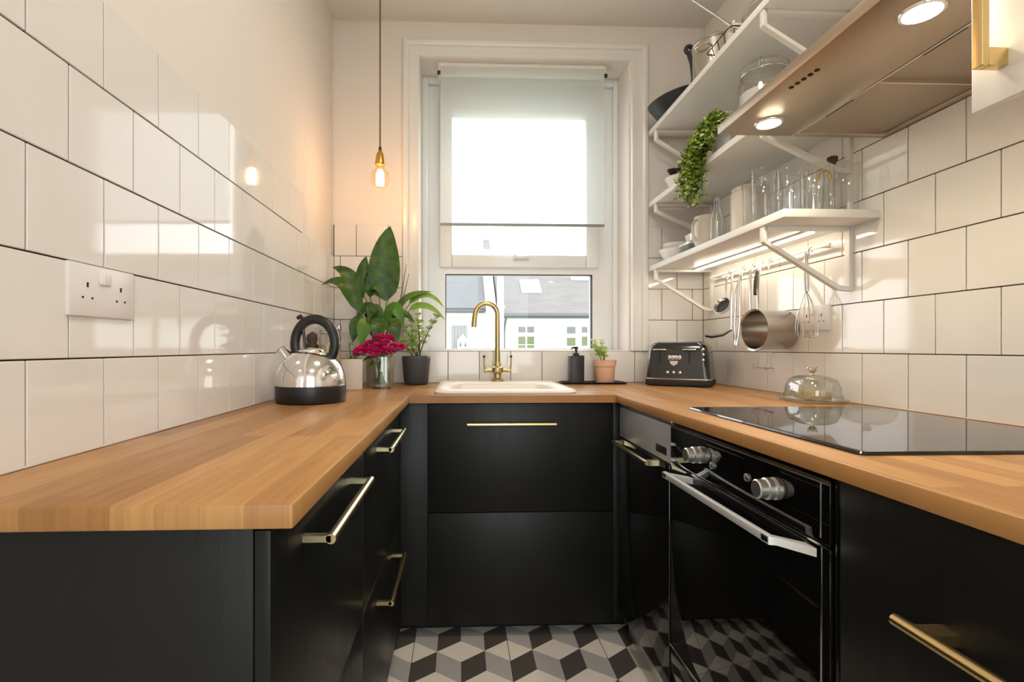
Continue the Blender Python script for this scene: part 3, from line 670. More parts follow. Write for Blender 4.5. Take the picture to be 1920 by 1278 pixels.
bm = NB(); lathe(bm, [(.043, .2405), (.044, .244), (.044, .258), (.04, .262), (.003, .263)], seg=32); obj('lid', bm, 'steel', j, ang=60)
# glass vase with pink flowers
v = thing('vase', 'square clear glass vase holding pink flowers', 'vase', (.291, -.345, WT), math.radians(6))
bm = NB(); q = .036
loft(bm, [(rrect(-q, q, -q, q, .004, 2), 0), (rrect(-q, q, -q, q, .004, 2), .134), (rrect(-q+.004, q-.004, -q+.004, q-.004, .003, 2), .134), (rrect(-q+.004, q-.004, -q+.004, q-.004, .003, 2), .010)]); obj('glass_body', bm, 'vase_glass', v, ang=30)
fw = thing('pink_flowers', 'bunch of bright magenta flowers standing in the glass vase', 'flowers', (.291, -.345, WT+.02))
bm = NB(); heads = []
for (dx, dy, dz) in ((-.075, .0, .168), (-.045, -.02, .158), (-.05, .02, .185), (-.012, -.025, .175), (-.004, .01, .207), (.022, -.02, .190), (.030, .02, .208), (.056, -.01, .176), (.080, .005, .168), (-.022, -.035, .150), (.028, -.04, .158), (-.085, -.015, .152)):
    c = Vector((.285+dx, -.345+dy, WT+dz)); heads.append(c)
    b = Vector((.291+random.uniform(-.02, .02), -.345+random.uniform(-.02, .02), WT+.016))
    tube(bm, [b, Vector((.291+dx*.15, -.345+dy*.15, WT+.12)), c], [.0026, .0024, .0016], 6)
obj('stems', bm, 'stem_green', fw, world=True)
def flower_head(R, np_):
    bm = NB()
    for i in range(np_):
        zz = 1-1.5*(i+.5)/np_; rr = math.sqrt(max(0, 1-zz*zz)); a = i*2.39996
        d = Vector((rr*math.cos(a), rr*math.sin(a), zz)); p = d*R*.35; tt = d*R
        leaf(bm, (p, p*.4+tt*.6+Vector((0, 0, R*.12)), tt), R*.95, d.cross(Vector((-math.sin(a), math.cos(a), .2))), n=4, fold=.35, mi=i % 3 == 0)
    return bm
fh = mesh_of(flower_head(.027, 34), 'flower_head', ['petal_pink', 'petal_deep'], 80)
for i, c in enumerate(heads):
    o = link('flower_head', fh, fw); o.matrix_parent_inverse = WORLD_OF[fw.name].inverted(); o.location = c; s = random.uniform(.85, 1.1); o.scale = (s*1.12, s, s*.85); o.rotation_euler = (random.uniform(-.4, .4), random.uniform(-.4, .4), random.uniform(0, 6))
bm = NB()
for (a, b, c) in (((.27, -.35, 1.02), (.24, -.37, 1.03), (.212, -.37, 1.0)), ((.30, -.36, 1.03), (.34, -.37, 1.045), (.375, -.365, 1.055)), ((.28, -.36, 1.0), (.25, -.38, 1.0), (.236, -.385, .975)), ((.28, -.37, 1.02), (.285, -.385, 1.0), (.28, -.39, .96))): leaf(bm, (a, b, c), .022, (0, -.6, .8), n=6)
obj('foliage', bm, 'leaf_dark', fw, world=True, ang=80)
# dark grey pot
gp = thing('potted_plant', 'dark grey rounded pot with twiggy light green plant by the window', 'plant', (.414, -.115, WT))
bm = NB(); lathe(bm, [(.046, 0), (.052, .003), (.056, .012), (.066, .120), (.0665, .130), (.064, .133), (.060, .130), (.058, .115), (.003, .115)], (.414, -.115, WT), 40, power=2.6); obj('pot', bm, 'pot_grey', gp, world=True, ang=50)
bm = NB(); lathe(bm, [(.057, 0), (.002, .006)], (.414, -.115, WT+.1155), 20); obj('soil', bm, 'soil', gp, world=True)
bm = NB()
for i in range(13):
    a = random.uniform(-1, 1); b = Vector((.414+random.uniform(-.025, .025), -.115+random.uniform(-.02, .02), WT+.118)); hgt = random.uniform(.07, .21)
    e = b+Vector((a*.09+.01, random.uniform(-.05, .05), hgt)); md = b*.5+e*.5+Vector((-a*.02, 0, .02))
    pts = [b*(1-t)**2+md*2*t*(1-t)+e*t*t for t in [k/6 for k in range(7)]]
    tube(bm, pts, [.0022-.0002*k for k in range(7)], 5, mi=2 if i % 3 else 3)
    for k in range(2, 7):
        for s in (-1, 1):
            d = Vector((s*random.uniform(.3, 1), random.uniform(-.6, .6), random.uniform(-.1, .7))).normalized(); L = random.uniform(.012, .026)
            leaf(bm, (pts[k], pts[k]+d*L*.6+Vector((0, 0, .004)), pts[k]+d*L), L*.55, (random.uniform(-.6, .6), -1, .5), n=4, mi=(0 if i % 2 else 1))
obj('foliage', bm, ['leaf_light', 'leaf_lime', 'stem_green', 'stem_brown'], gp, world=True, stuff=True, ang=80)

# ================================================================== ITEMS BEHIND SINK, RIGHT
bm = NB(); loft(bm, [(rrect(1.105, 1.405, -.145, -.03, .02), WT+.0003), (rrect(1.10, 1.41, -.15, -.025, .02), WT+.009), (rrect(1.106, 1.404, -.144, -.031, .018), WT+.009), (rrect(1.11, 1.40, -.14, -.035, .016), WT+.004)])
tag(obj('tray', bm, 'black_plastic', ang=30), 'thin black tray under the soap pump and terracotta pot', 'tray')
sd = thing('soap_dispenser', 'square black soap dispenser with pump on the black tray', 'soap dispenser', (1.175, -.092, WT+.0045))
bm = NB(); loft(bm, [(rrect(-.032, .032, -.032, .032, .004, 2), 0), (rrect(-.0325, .0325, -.0325, .0325, .004, 2), .128), (rrect(-.030, .030, -.030, .030, .004, 2), .131)]); obj('bottle', bm, 'black_plastic', sd, ang=30)
bm = NB(); lathe(bm, [(.014, .1305), (.014, .142), (.006, .144), (.006, .162), (.010, .163), (.010, .172), (.004, .174)], seg=20); tube(bm, [(0, 0, .168), (-.02, -.012, .168), (-.026, -.016, .163)], .0038, 8); obj('pump', bm, 'black_plastic', sd, ang=50)
tp_ = thing('herb_pot', 'terracotta pot with a pale leafy sprig on the black tray', 'plant', (1.313, -.090, WT+.0045))
bm = NB(); lathe(bm, [(.042, 0), (.044, .003), (.049, .078), (.053, .079), (.0555, .108), (.050, .108), (.047, .09), (.003, .09)], seg=36); obj('pot', bm, 'terracotta', tp_, ang=40)
bm = NB()
for i in range(9):
    a = random.uniform(0, 2*PI); b = Vector((.01*math.cos(a), .01*math.sin(a), .088)); e = b+Vector((math.cos(a)*.035-.008, math.sin(a)*.03, random.uniform(.06, .115)))
    pts = [b*(1-t)+e*t+Vector((0, 0, .01*math.sin(t*PI))) for t in [q/5 for q in range(6)]]; tube(bm, pts, .0013, 4, mi=2)
    for q in range(2, 6):
        for s in (-1, 1):
            d = Vector((s, random.uniform(-.6, .6), random.uniform(0, .8))).normalized(); L = random.uniform(.012, .022)
            leaf(bm, (pts[q], pts[q]+d*L*.5+Vector((0, 0, .004)), pts[q]+d*L), L*.6, (random.uniform(-.5, .5), -1, .4), n=4, mi=i % 2)
obj('foliage', bm, ['leaf_lime', 'leaf_trail_c', 'stem_green'], tp_, stuff=True, ang=80)
# toaster: local x = width, -y = front
ts = thing('toaster', 'black four-slice toaster with chrome trim in the right corner', 'toaster', (1.640, -.190, WT), math.radians(-33))
bm = NB(); loft(bm, [(rrect(-.135, .135, -.115, .115, .02), .004), (rrect(-.138, .138, -.118, .118, .02), .012), (rrect(-.136, .136, -.116, .116, .02), .030)]); obj('base', bm, 'rubber', ts, ang=30)
bm = NB(); loft(bm, [(rrect(-.139, .139, -.119, .119, .022), .0305), (rrect(-.139, .139, -.119, .119, .022), .036)]); obj('chrome_band', bm, 'chrome', ts, ang=30)
bm = NB(); loft(bm, [(rrect(-.135, .135, -.116, .116, .025), .0365), (rrect(-.126, .126, -.108, .108, .028), .155), (rrect(-.120, .120, -.102, .102, .030), .180), (rrect(-.106, .106, -.090, .090, .030), .194), (rrect(-.09, .09, -.075, .075, .028), .197)]); bd = obj('body', bm, 'toaster_black', ts, ang=35)
for sx in (-.052, .052):
    for sy in (-.035, .035):
        bm = NB(); box(bm, sx-.042, sx+.042, sy-.016, sy+.016, .1955, .1985, .001); obj('slot', bm, 'rubber', bd)
def front_y(z): return -.116+(.008)*(z-.0365)/.1185
for sx in (-.072, .052):
    bm = NB(); box(bm, sx-.004, sx+.004, front_y(.12)-.0012, front_y(.12)+.002, .075, .155); obj('lever_slot', bm, 'rubber', ts)
    bm = NB(); box(bm, sx-.028, sx+.028, front_y(.165)-.016, front_y(.165)+.004, .160, .167, .002); obj('lever', bm, 'chrome', ts)
bm = NB(); y_ = front_y(.11)-.0015
for i, x in enumerate((-.036, -.022, -.008, .006)):
    box(bm, x, x+.011, y_, y_+.002, .118, .138, .001); box(bm, x+.003, x+.014, y_, y_+.002, .125, .131, .0005)
prism(bm, [(-.030, .113), (.006, .113), (.002, .100), (-.012, .091), (-.026, .100)], 'y', y_, y_+.002); obj('emblem', bm, 'chrome', ts)
for x in (-.038, -.012, .014):
    bm = NB(); lathe(bm, [(.006, 0), (.006, .003), (.004, .004)], seg=14, mtx=Matrix.Translation((x, front_y(.062)+.0005, .062)) @ Matrix.Rotation(PI/2, 4, 'X')); obj('button', bm, 'chrome', ts)
for z in (.165, .142, .118):
    bm = NB(); lathe(bm, [(.005, 0), (.005, .003), (.003, .004)], seg=14, mtx=Matrix.Translation((.108, front_y(z)+.001, z)) @ Matrix.Rotation(PI/2, 4, 'X')); obj('indicator', bm, 'chrome', ts)
# butter dish
bd = thing('butter_dish', 'domed glass butter dish on the right worktop by the hob', 'butter dish', (1.748, -.90, WT), math.radians(0))
bm = NB(); lathe(bm, [(.070, .001), (.082, .004), (.086, .010), (.080, .0105), (.068, .007), (.002, .006)], seg=48, sx=.95, sy=1.1, power=2.8); obj('plate', bm, 'dish_glass', bd, ang=50)
bm = NB(); lathe(bm, [(.073, .0105), (.074, .022), (.070, .024), (.067, .050), (.058, .072), (.040, .082), (.010, .085)], seg=48, sx=.92, sy=1.12, power=3.0, cap=False); obj('dome', bm, 'dish_glass', bd, ang=50)
bm = NB(); lathe(bm, [(.008, .084), (.005, .090), (.012, .098), (.013, .103), (.006, .108), (.001, .109)], seg=20); tube(bm, [(-.016, 0, .108), (0, 0, .100), (.018, 0, .110)], [.002, .003, .002], 6); obj('knob', bm, 'steel', bd, ang=50)
bm = NB(); box(bm, -.032, .032, -.045, .045, .0075, .034, .004); obj('butter', bm, 'pasta', bd)

# ================================================================== PENDANT
px, py = .277, -.31
pd = thing('pendant_lamp', 'bare bulb pendant with brass cap on a brown cord', 'lamp', (px, py, 1.74))
bm = NB(); tube(bm, [(px, py, 1.915), (px, py, CEIL-.02)], .0032, 8); obj('cord', bm, 'cord_brown', pd, world=True)
bm = NB(); lathe(bm, [(.05, -.025), (.052, -.02), (.05, -.0005)], (px, py, CEIL), 28); obj('ceiling_rose', bm, 'gold_cap', pd, world=True)
bm = NB(); lathe(bm, [(.0045, 0), (.0065, .004), (.006, .017), (.003, .02)], (px, py, 1.902), 14); obj('cord_grip', bm, 'black_plastic', pd, world=True)
bm = NB(); lathe(bm, [(.021, 0), (.0225, .003), (.0215, .012), (.0165, .045), (.010, .058), (.006, .064)], (px, py, 1.841), 28); obj('bulb_cap', bm, 'gold_cap', pd, world=True)
bm = NB(); gl = [(.014, 1.843), (.016, 1.832), (.030, 1.812)] + [(.042*math.cos(math.radians(a)), 1.787+.042*math.sin(math.radians(a))) for a in range(30, -90, -12)]
lathe(bm, [(r, z_) for r, z_ in gl], (px, py, 0), 32, cap=False); obj('bulb', bm, 'bulb_glass', pd, world=True, ang=80)
bm = NB()
for kx in range(8):
    a = kx*PI/4; tube(bm, [(px+.006*math.cos(a), py+.006*math.sin(a), 1.822), (px+.015*math.cos(a), py+.015*math.sin(a), 1.805), (px+.015*math.cos(a), py+.015*math.sin(a), 1.755)], .0022, 5)
obj('filament', bm, 'filament', pd, world=True)
ld = bpy.data.lights.new('pendant_bulb_light', 'POINT'); ld.energy = BULB_W; ld.color = (1, .55, .26); ld.shadow_soft_size = .012
lo = bpy.data.objects.new('pendant_bulb_light', ld); COL.objects.link(lo); lo.location = (px, py, 1.785)

# ================================================================== ROLLER BLIND
rb = thing('roller_blind', 'white roller blind half drawn over the window', 'blind', (.934, .06, 2.46))
bm = NB(); tube(bm, [(.518, .062, 2.466), (1.350, .062, 2.466)], .034, 28); obj('roll', bm, 'white_shelf', rb, world=True, ang=60)
bm = NB(); box(bm, .521, 1.347, .0275, .0287, 1.682, 2.466); obj('cloth', bm, 'blind_cloth', rb, world=True)
bm = NB(); box(bm, .521, 1.347, .0265, .0315, 1.668, 1.682, .001); obj('bottom_bar', bm, 'bar_grey', rb, world=True)
for x in (.514, 1.355):
    bm = NB(); box(bm, x-.003, x+.003, .03, .095, 2.43, 2.487, .001); br_ = obj('bracket', bm, 'white_gloss', rb, world=True)
    bm = NB(); box(bm, x-.008, x+.008, .026, .036, 2.422, 2.442, .003); obj('end_plug', bm, 'black_plastic', br_)

# ================================================================== SHELVES
SX, SY0, SY1 = 1.550, -1.058, -.030
def shelf(label, z1, lip=.05, drop=.20):
    z0 = z1-.024
    s = thing('wall_shelf', label, 'shelf', (1.7, -.55, z0), group='white shelves on the right wall')
    bm = NB(); box(bm, SX, ROOM_X-.0015, SY0, SY1, z0, z1, .0015); obj('board', bm, 'white_shelf', s, world=True)
    for y in (-.945, -.100):
        bm = NB(); w2 = .010
        box(bm, SX+.012, ROOM_X-.012, y-w2, y+w2, z0-.013, z0-.0005, .001)
        box(bm, SX+.004, SX+.016, y-w2, y+w2, z0-lip, z0-.0005, .001)
        box(bm, ROOM_X-.016, ROOM_X-.0015, y-w2, y+w2, z0-drop, z0-.0005, .001)
        prism(bm, [(SX+.005, z0-lip+.012), (SX+.005, z0-lip), (ROOM_X-.05, z0-drop+.004), (ROOM_X-.012, z0-drop), (ROOM_X-.012, z0-drop+.013), (ROOM_X-.046, z0-drop+.018)], 'y', y-w2*.9, y+w2*.9)
        obj('bracket', bm, 'white_metal', s, world=True)
    return s
SH1, SH2, SH3 = 1.460, 1.775, 2.128
shelf('lowest of the three white wall shelves, with glasses and a light strip', SH1)
shelf('middle white wall shelf carrying the trailing plant', SH2, .04, .15)
shelf('top white wall shelf with pans under the ceiling', SH3, .05, .20)
for y in (-.945, -.100):
    bm = NB(); box(bm, ROOM_X-.010, ROOM_X-.0012, y-.011, y+.011, SH1+.001, SH2-.175, .001)
    tag(obj('shelf_upright', bm, 'white_metal'), 'white upright strip between shelves, ' + ('near end by the hood' if y < -.5 else 'far end by the window wall'), 'bracket', 'shelf uprights')
# LED strip
ls = thing('strip_light', 'slim lit strip lamp fixed under the lowest shelf', 'lamp', (1.74, -.4, SH1-.03))
bm = NB(); box(bm, 1.728, 1.748, -.925, -.125, SH1-.031, SH1-.0245, .001); obj('housing', bm, 'white_metal', ls, world=True)
bm = NB(); box(bm, 1.731, 1.745, -.915, -.135, SH1-.036, SH1-.0312, .001); obj('diffuser', bm, 'led', ls, world=True)
# utensil rail and what hangs from it
RX, RZ = 1.806, 1.392
rl = thing('utensil_rail', 'slim white rail with hooks under the lowest shelf', 'rail', (RX, -.5, RZ))
bm = NB(); tube(bm, [(RX, -.90, RZ), (RX, -.14, RZ)], .0045, 10); obj('bar', bm, 'white_metal', rl, world=True)
for y in (-.86, -.18):
    bm = NB(); tube(bm, [(RX, y, RZ), (ROOM_X-.001, y, RZ)], .005, 10); lathe(bm, [(.012, 0), (.012, .004)], seg=16, mtx=Matrix.Translation((ROOM_X-.0055, y, RZ)) @ Matrix.Rotation(PI/2, 4, 'Y')); obj('mount', bm, 'white_metal', rl, world=True)
def hook(y, x=RX):
    bm = NB(); tube(bm, [(x+.001, y, RZ-.008), (x+.007, y, RZ), (x, y, RZ+.007), (x-.008, y, RZ), (x-.008, y, RZ-.02), (x-.013, y, RZ-.032), (x-.022, y, RZ-.028), (x-.024, y, RZ-.018)], .0022, 7)
    obj('hook', bm, 'steel', rl, world=True)
for y in (-.31, -.42, -.49, -.60, -.815): hook(y)
HX = RX-.016
# ladle
t_ = thing('ladle', 'steel ladle with dark bowl hanging nearest the window', 'ladle', (HX, -.31, 1.22))
bm = NB(); tube(bm, [(HX, -.31, RZ-.018), (HX-.004, -.31, 1.30), (HX-.004, -.31, 1.262)], [.008, .006, .006], 10, flat=.45); obj('handle', bm, 'steel', t_, world=True)
bm = NB(); mt = Matrix.Translation((HX-.030, -.325, 1.245)) @ Matrix.Rotation(math.radians(-62), 4, 'Y') @ Matrix.Rotation(math.radians(20), 4, 'X')
bw = [(.003, -.034), (.018, -.032), (.032, -.020), (.038, 0), (.0365, 0), (.031, -.018), (.017, -.030), (.002, -.032)]
lathe(bm, bw, seg=28, mtx=mt, cap=False); obj('bowl', bm, 'steel', t_, world=True, ang=60)
bm = NB(); lathe(bm, [(.0335, -.012), (.002, -.013)], seg=24, mtx=mt); obj('bowl_inside', bm, 'rubber', t_, world=True)
# long spatula, tongs, spoon
t_ = thing('tongs', 'long steel tongs hanging beside the ladle', 'tongs', (HX, -.42, 1.1))
for s, yy in ((-1, 0), (1, .012)):
    bm = NB(); tube(bm, [(HX, -.42, RZ-.02), (HX-.01, -.42+s*.014, 1.30), (HX-.014, -.42+s*.020, 1.16), (HX-.02, -.42+s*.006, 1.07)], [.006, .008, .008, .012], 10, flat=.35); obj('arm', bm, 'steel', t_, world=True)
t_ = thing('serving_spoon', 'large steel serving spoon hanging behind the saucepan', 'spoon', (HX, -.49, 1.1))
bm = NB(); tube(bm, [(HX, -.49, RZ-.018), (HX-.006, -.50, 1.26), (HX-.006, -.50, 1.14)], [.009, .006, .007], 10, flat=.5); obj('handle', bm, 'steel', t_, world=True)
bm = NB(); lathe(bm, [(.002, -.014), (.020, -.010), (.030, 0), (.0285, 0), (.019, -.008), (.002, -.012)], seg=24, sx=1.35, mtx=Matrix.Translation((HX-.012, -.50, 1.095)) @ Matrix.Rotation(math.radians(-80), 4, 'Y'), cap=False); obj('bowl', bm, 'steel', t_, world=True, ang=60)
t_ = thing('spatula', 'black nylon slotted turner hanging low by the toaster', 'spatula', (HX-.03, -.36, 1.1))
bm = NB(); tube(bm, [(HX-.004, -.365, RZ-.02), (HX-.012, -.37, 1.25), (HX-.016, -.375, 1.135)], [.005, .006, .005], 8); obj('handle', bm, 'steel', t_, world=True)
bm = NB(); tube(bm, [(HX-.016, -.38, 1.135), (HX-.045, -.365, 1.115), (HX-.085, -.345, 1.108), (HX-.108, -.335, 1.112)], [.010, .020, .026, .018], 12, flat=.3); obj('blade', bm, 'black_plastic', t_, world=True)
# saucepan hanging, mouth towards the room
sp_ = thing('saucepan', 'steel saucepan hanging by its handle, open side towards the room', 'saucepan', (1.75, -.66, 1.13))
mt = Matrix.Translation((1.828, -.650, 1.125)) @ Matrix.Rotation(math.radians(-90), 4, 'Y') @ Matrix.Rotation(math.radians(6), 4, 'X')
bm = NB(); lathe(bm, [(.066, 0), (.072, .006), (.073, .125), (.077, .130), (.077, .132), (.0705, .128), (.0695, .008), (.004, .006)], seg=48, mtx=mt); obj('pan_body', bm, 'pan_steel', sp_, world=True, ang=50)
bm = NB(); mt2 = mt
tube(bm, [mt @ Vector((.072, 0, .112)), mt @ Vector((.100, 0, .114)), mt @ Vector((.150, .02, .100)), mt @ Vector((.215, .045, .075)), mt @ Vector((.262, .06, .050))], [.008, .009, .010, .010, .009], 12, flat=.5); hd = obj('handle', bm, 'steel', sp_, world=True)
bm = NB(); tube(bm, [mt @ Vector((.132, .016, .1125)), mt @ Vector((.185, .036, .094)), mt @ Vector((.225, .05, .078))], [.006, .0075, .005], 10, flat=.6); obj('grip', bm, 'rubber', hd)
# whisk
wk = thing('whisk', 'wire whisk hanging in front of the right wall socket', 'whisk', (RX, -.815, 1.1))
wx = RX-.018
bm = NB(); tube(bm, [(wx, -.815, RZ-.012), (wx, -.817, 1.33), (wx, -.818, 1.25)], [.0055, .0075, .0085], 12); tube(bm, [(wx+.006*math.cos(a*PI/6), -.815, RZ-.018+.010*math.sin(a*PI/6)) for a in range(12)], .0016, 6, closed=True); obj('handle', bm, 'steel', wk, world=True)
bm = NB()
for q in range(5):
    a = q*PI/5; ca, sa = math.cos(a), math.sin(a); pts = []
    for i in range(25):
        u = -1+2*i/24; rr = .034*math.sin(PI*min(1, (1-abs(u))**.55*.62+.0))/1.0; pts.append((wx+(1 if u > 0 else -1)*rr*ca*.9, -.818+(1 if u > 0 else -1)*rr*sa, 1.252-.160*(1-abs(u))**.62))
    tube(bm, pts, .0009, 5)
obj('wires', bm, 'steel', wk, world=True)
# small wire hook rack under the saucepan
bm = NB(); x = ROOM_X-.006
tube(bm, [(x, -.47, R3+.004), (x, -.47, R3-.06), (x-.02, -.47, R3-.07), (x-.024, -.47, R3-.05)], .0016, 6); tube(bm, [(x, -.55, R3+.004), (x, -.55, R3-.06), (x-.02, -.55, R3-.07), (x-.024, -.55, R3-.05)], .0016, 6); tube(bm, [(x, -.45, R3-.062), (x, -.57, R3-.062)], .0016, 6)
tag(obj('wire_rack', bm, 'steel'), 'little wire hook rack on the tiles below the saucepan', 'rack')

# ---- things on the lowest shelf
GL = 'glasses at the near end of the lowest shelf'
def bowl_prof(r, h, t=.004): return [(r*.45, 0), (r*.5, .004), (r*.8, h*.45), (r, h), (r-t, h), (r*.8-t, h*.47), (r*.48, .009), (.002, .008)]
def simple(name, label, cat, prof_, loc, m, group=None, part='bowl', seg=40, **kw):
    t = thing(name, label, cat, loc, group=group); bm = NB(); lathe(bm, prof_, seg=seg, cap=(part == 'bowl'), **kw); obj(part, bm, m, t, ang=50); return t
simple('bowl', 'wide white bowl at the far end of the lowest shelf', 'bowl', bowl_prof(.088, .062), (1.652, -.135, SH1+.0005), 'ceramic_white')
simple('bowl', 'white bowl nested on top of the wide one on the lowest shelf', 'bowl', bowl_prof(.075, .058), (1.656, -.14, SH1+.030), 'ceramic_white')
t = thing('glass_box', 'clear lidded glass food box on the lowest shelf beside the bowls', 'box', (1.675, -.285, SH1+.0005))
bm = NB(); loft(bm, [(rrect(-.06, .06, -.05, .05, .012, 3), 0), (rrect(-.066, .066, -.056, .056, .012, 3), .05), (rrect(-.062, .062, -.052, .052, .012, 3), .05), (rrect(-.056, .056, -.046, .046, .012, 3), .005)]); obj('dish', bm, 'frosted', t, ang=30)
bm = NB(); loft(bm, [(rrect(-.068, .068, -.058, .058, .012, 3), .0505), (rrect(-.068, .068, -.058, .058, .012, 3), .060), (rrect(-.06, .06, -.05, .05, .012, 3), .066)]); obj('lid', bm, 'ceramic_white', t, ang=30)
t = thing('small_dish', 'small pale dish stacked on the glass food box', 'dish', (1.675, -.285, SH1+.067))
bm = NB(); loft(bm, [(rrect(-.04, .04, -.035, .035, .01, 3), 0), (rrect(-.045, .045, -.04, .04, .01, 3), .035), (rrect(-.042, .042, -.037, .037, .01, 3), .035), (rrect(-.038, .038, -.033, .033, .01, 3), .004)]); obj('dish', bm, 'ceramic_white', t, ang=30)
t = thing('jug', 'rounded cream jug on the lowest shelf below the trailing plant', 'jug', (1.648, -.432, SH1+.0005), math.radians(200))
bm = NB(); lathe(bm, [(.038, 0), (.042, .003), (.058, .04), (.060, .075), (.055, .125), (.056, .140), (.052, .140), (.051, .125), (.055, .075), (.053, .042), (.003, .006)], seg=40); obj('jug_body', bm, 'ceramic_beige', t, ang=50)
bm = NB(); tube(bm, [(.058+.03*math.cos(math.radians(a)), 0, .08+.042*math.sin(math.radians(a))) for a in range(-80, 81, 16)], .0055, 8); obj('handle', bm, 'ceramic_beige', t, ang=60)
t = thing('glass_bottle', 'slender clear glass bottle between the jug and the canister', 'bottle', (1.628, -.535, SH1+.0005))
bm = NB(); lathe(bm, [(.024, 0), (.026, .004), (.026, .10), (.011, .15), (.010, .19), (.008, .19), (.009, .15), (.023, .10), (.023, .006), (.002, .005)], seg=28); obj('glass_body', bm, 'clear_glass', t, ang=50)
t = thing('canister', 'large plain cream canister on the lowest shelf', 'canister', (1.690, -.655, SH1+.0005))
bm = NB(); lathe(bm, [(.060, 0), (.064, .004), (.065, .165), (.063, .170), (.058, .170), (.056, .160), (.003, .158)], seg=44); obj('can_body', bm, 'ceramic_beige', t, ang=40)
bm = NB(); lathe(bm, [(.0605, .1705), (.0625, .173), (.0625, .186), (.058, .189), (.003, .190)], seg=44); obj('lid', bm, 'ceramic_beige', t, ang=40)
def tumbler(r, h, t=.0025): return [(.002, .008), (r*.88, .008), (r*.86, 0), (r*.9, .003), (r*.96, h*.6), (r, h-.002), (r-.001, h), (r-.0022, h-.002)]
simple('glass_jar', 'tall straight glass jar with white rim beside the canister', 'jar', tumbler(.036, .168), (1.632, -.775, SH1+.0005), 'frosted', part='glass_body', seg=32)
simple('glass_jar', 'tall glass jar at the shelf front, second from the canister', 'jar', tumbler(.038, .178), (1.612, -.862, SH1+.0005), 'clear_glass', part='glass_body', seg=32)
for (x, y, h, r, lab) in ((1.700, -.80, .165, .034, 'straight tumbler behind the tall glass jars on the lowest shelf'), (1.700, -.88, .150, .034, 'straight tumbler in the middle of the glasses on the lowest shelf'),
                          (1.640, -.945, .150, .034, 'straight tumbler at the front of the glasses near the shelf end'), (1.715, -.965, .160, .034, 'tumbler holding an amber motif near the end of the lowest shelf'),
                          (1.790, -.86, .160, .033, 'tumbler against the tiles, farther from the shelf end'), (1.792, -.985, .158, .033, 'tumbler against the tiles at the very end of the lowest shelf'),
                          (1.660, -1.018, .120, .030, 'shortest tumbler at the front corner of the lowest shelf')):
    t = simple('tumbler', lab, 'glass', tumbler(r, h), (x, y, SH1+.0005), 'clear_glass', GL, part='glass_body', seg=28)
    if 'amber' in lab:
        bm = NB(); tube(bm, [(-.018*math.cos(math.radians(a))*1., -(r*.965+.001), .105+.026*math.sin(math.radians(a))) for a in range(0, 181, 15)], .003, 8); obj('motif', bm, 'amber', t, ang=60)
bm = NB(); x = 1.80
t = thing('carafe', 'dark-topped glass carafe against the tiles on the lowest shelf', 'carafe', (1.795, -.925, SH1+.0005))
bm = NB(); lathe(bm, [(.024, 0), (.026, .004), (.026, .12), (.012, .16), (.012, .185), (.010, .185), (.010, .16), (.023, .118), (.023, .006), (.002, .005)], seg=24); obj('glass_body', bm, 'clear_glass', t, ang=50)
bm = NB(); lathe(bm, [(.009, .178), (.014, .187), (.015, .200), (.006, .204)], seg=20); obj('stopper', bm, 'stem_brown', t, ang=50)
# ---- middle shelf
tr = thing('trailing_plant', 'bright green trailing plant spilling over the middle shelf edge', 'plant', (1.660, -.56, SH2+.0005))
bm = NB(); lathe(bm, [(.050, 0), (.053, .003), (.062, .105), (.057, .105), (.055, .09), (.003, .09)], (1.66, -.56, SH2+.0005), 32); obj('pot', bm, 'ceramic_white', tr, world=True, ang=50)
bm = NB()
def tleaf(p, s, mi):
    a = random.uniform(0, 2*PI); el = random.uniform(-.6, .9); d = Vector((math.cos(a)*math.cos(el), math.sin(a)*math.cos(el), math.sin(el))); u = d.orthogonal().normalized(); v_ = d.cross(u)
    q = [p, p+d*s*.5+u*s*.42+v_*s*.12, p+d*s, p+d*s*.5-u*s*.42+v_*s*.12]
    f = bm.faces.new([bm.verts.new(x) for x in q]); f.material_index = mi
for i in range(105):
    y = random.gauss(-.575, .06); y = max(-.72, min(-.47, y)); z0 = SH2+.10+random.uniform(0, .04); xe = SX-.008-random.uniform(0, .035)
    ln = max(.06, .33*(1-((y+.575)/.19)**2)*random.uniform(.5, 1)); zend = SH2+.06-ln*.66
    if y < -.60: zend = max(zend, SH2+.03)
    P0 = Vector((1.655+random.uniform(-.04, .04), -.56+random.uniform(-.04, .04), SH2+.10)); P1 = Vector((1.60, y*.6-.53*.4, z0+.085)); P2 = Vector((xe, y, z0-.0)); P3 = Vector((xe+random.uniform(-.012, .012), y+random.uniform(-.02, .02), zend))
    pts = []
    for k_ in range(15):
        t = k_/14; pts.append(P0*(1-t)**3+P1*3*t*(1-t)**2+P2*3*t*t*(1-t)+P3*t**3)
    tube(bm, pts, .0011, 3, mi=3)
    for k_ in range(3, 15):
        for rep in range(4): tleaf(pts[k_]+Vector((random.uniform(-.008, .008), random.uniform(-.008, .008), random.uniform(-.012, .012))), random.uniform(.016, .025), random.choice((0, 0, 0, 1, 1, 2)))
for i in range(900):
    a = random.uniform(0, 2*PI); rr = random.uniform(0, 1)**.5
    tleaf(Vector((1.645+.075*rr*math.cos(a), -.560+.11*rr*math.sin(a), SH2+.105+.085*(1-rr*rr)*random.uniform(.3, 1))), random.uniform(.015, .022), random.choice((0, 0, 1, 1, 2)))
obj('foliage', bm, ['leaf_trail_a', 'leaf_trail_b', 'leaf_trail_c', 'stem_green'], tr, world=True, stuff=True, smooth=False)
cj = thing('clip_jar', 'big glass clip-top jar half full of flour on the middle shelf', 'jar', (1.676, -.765, SH2+.0005))
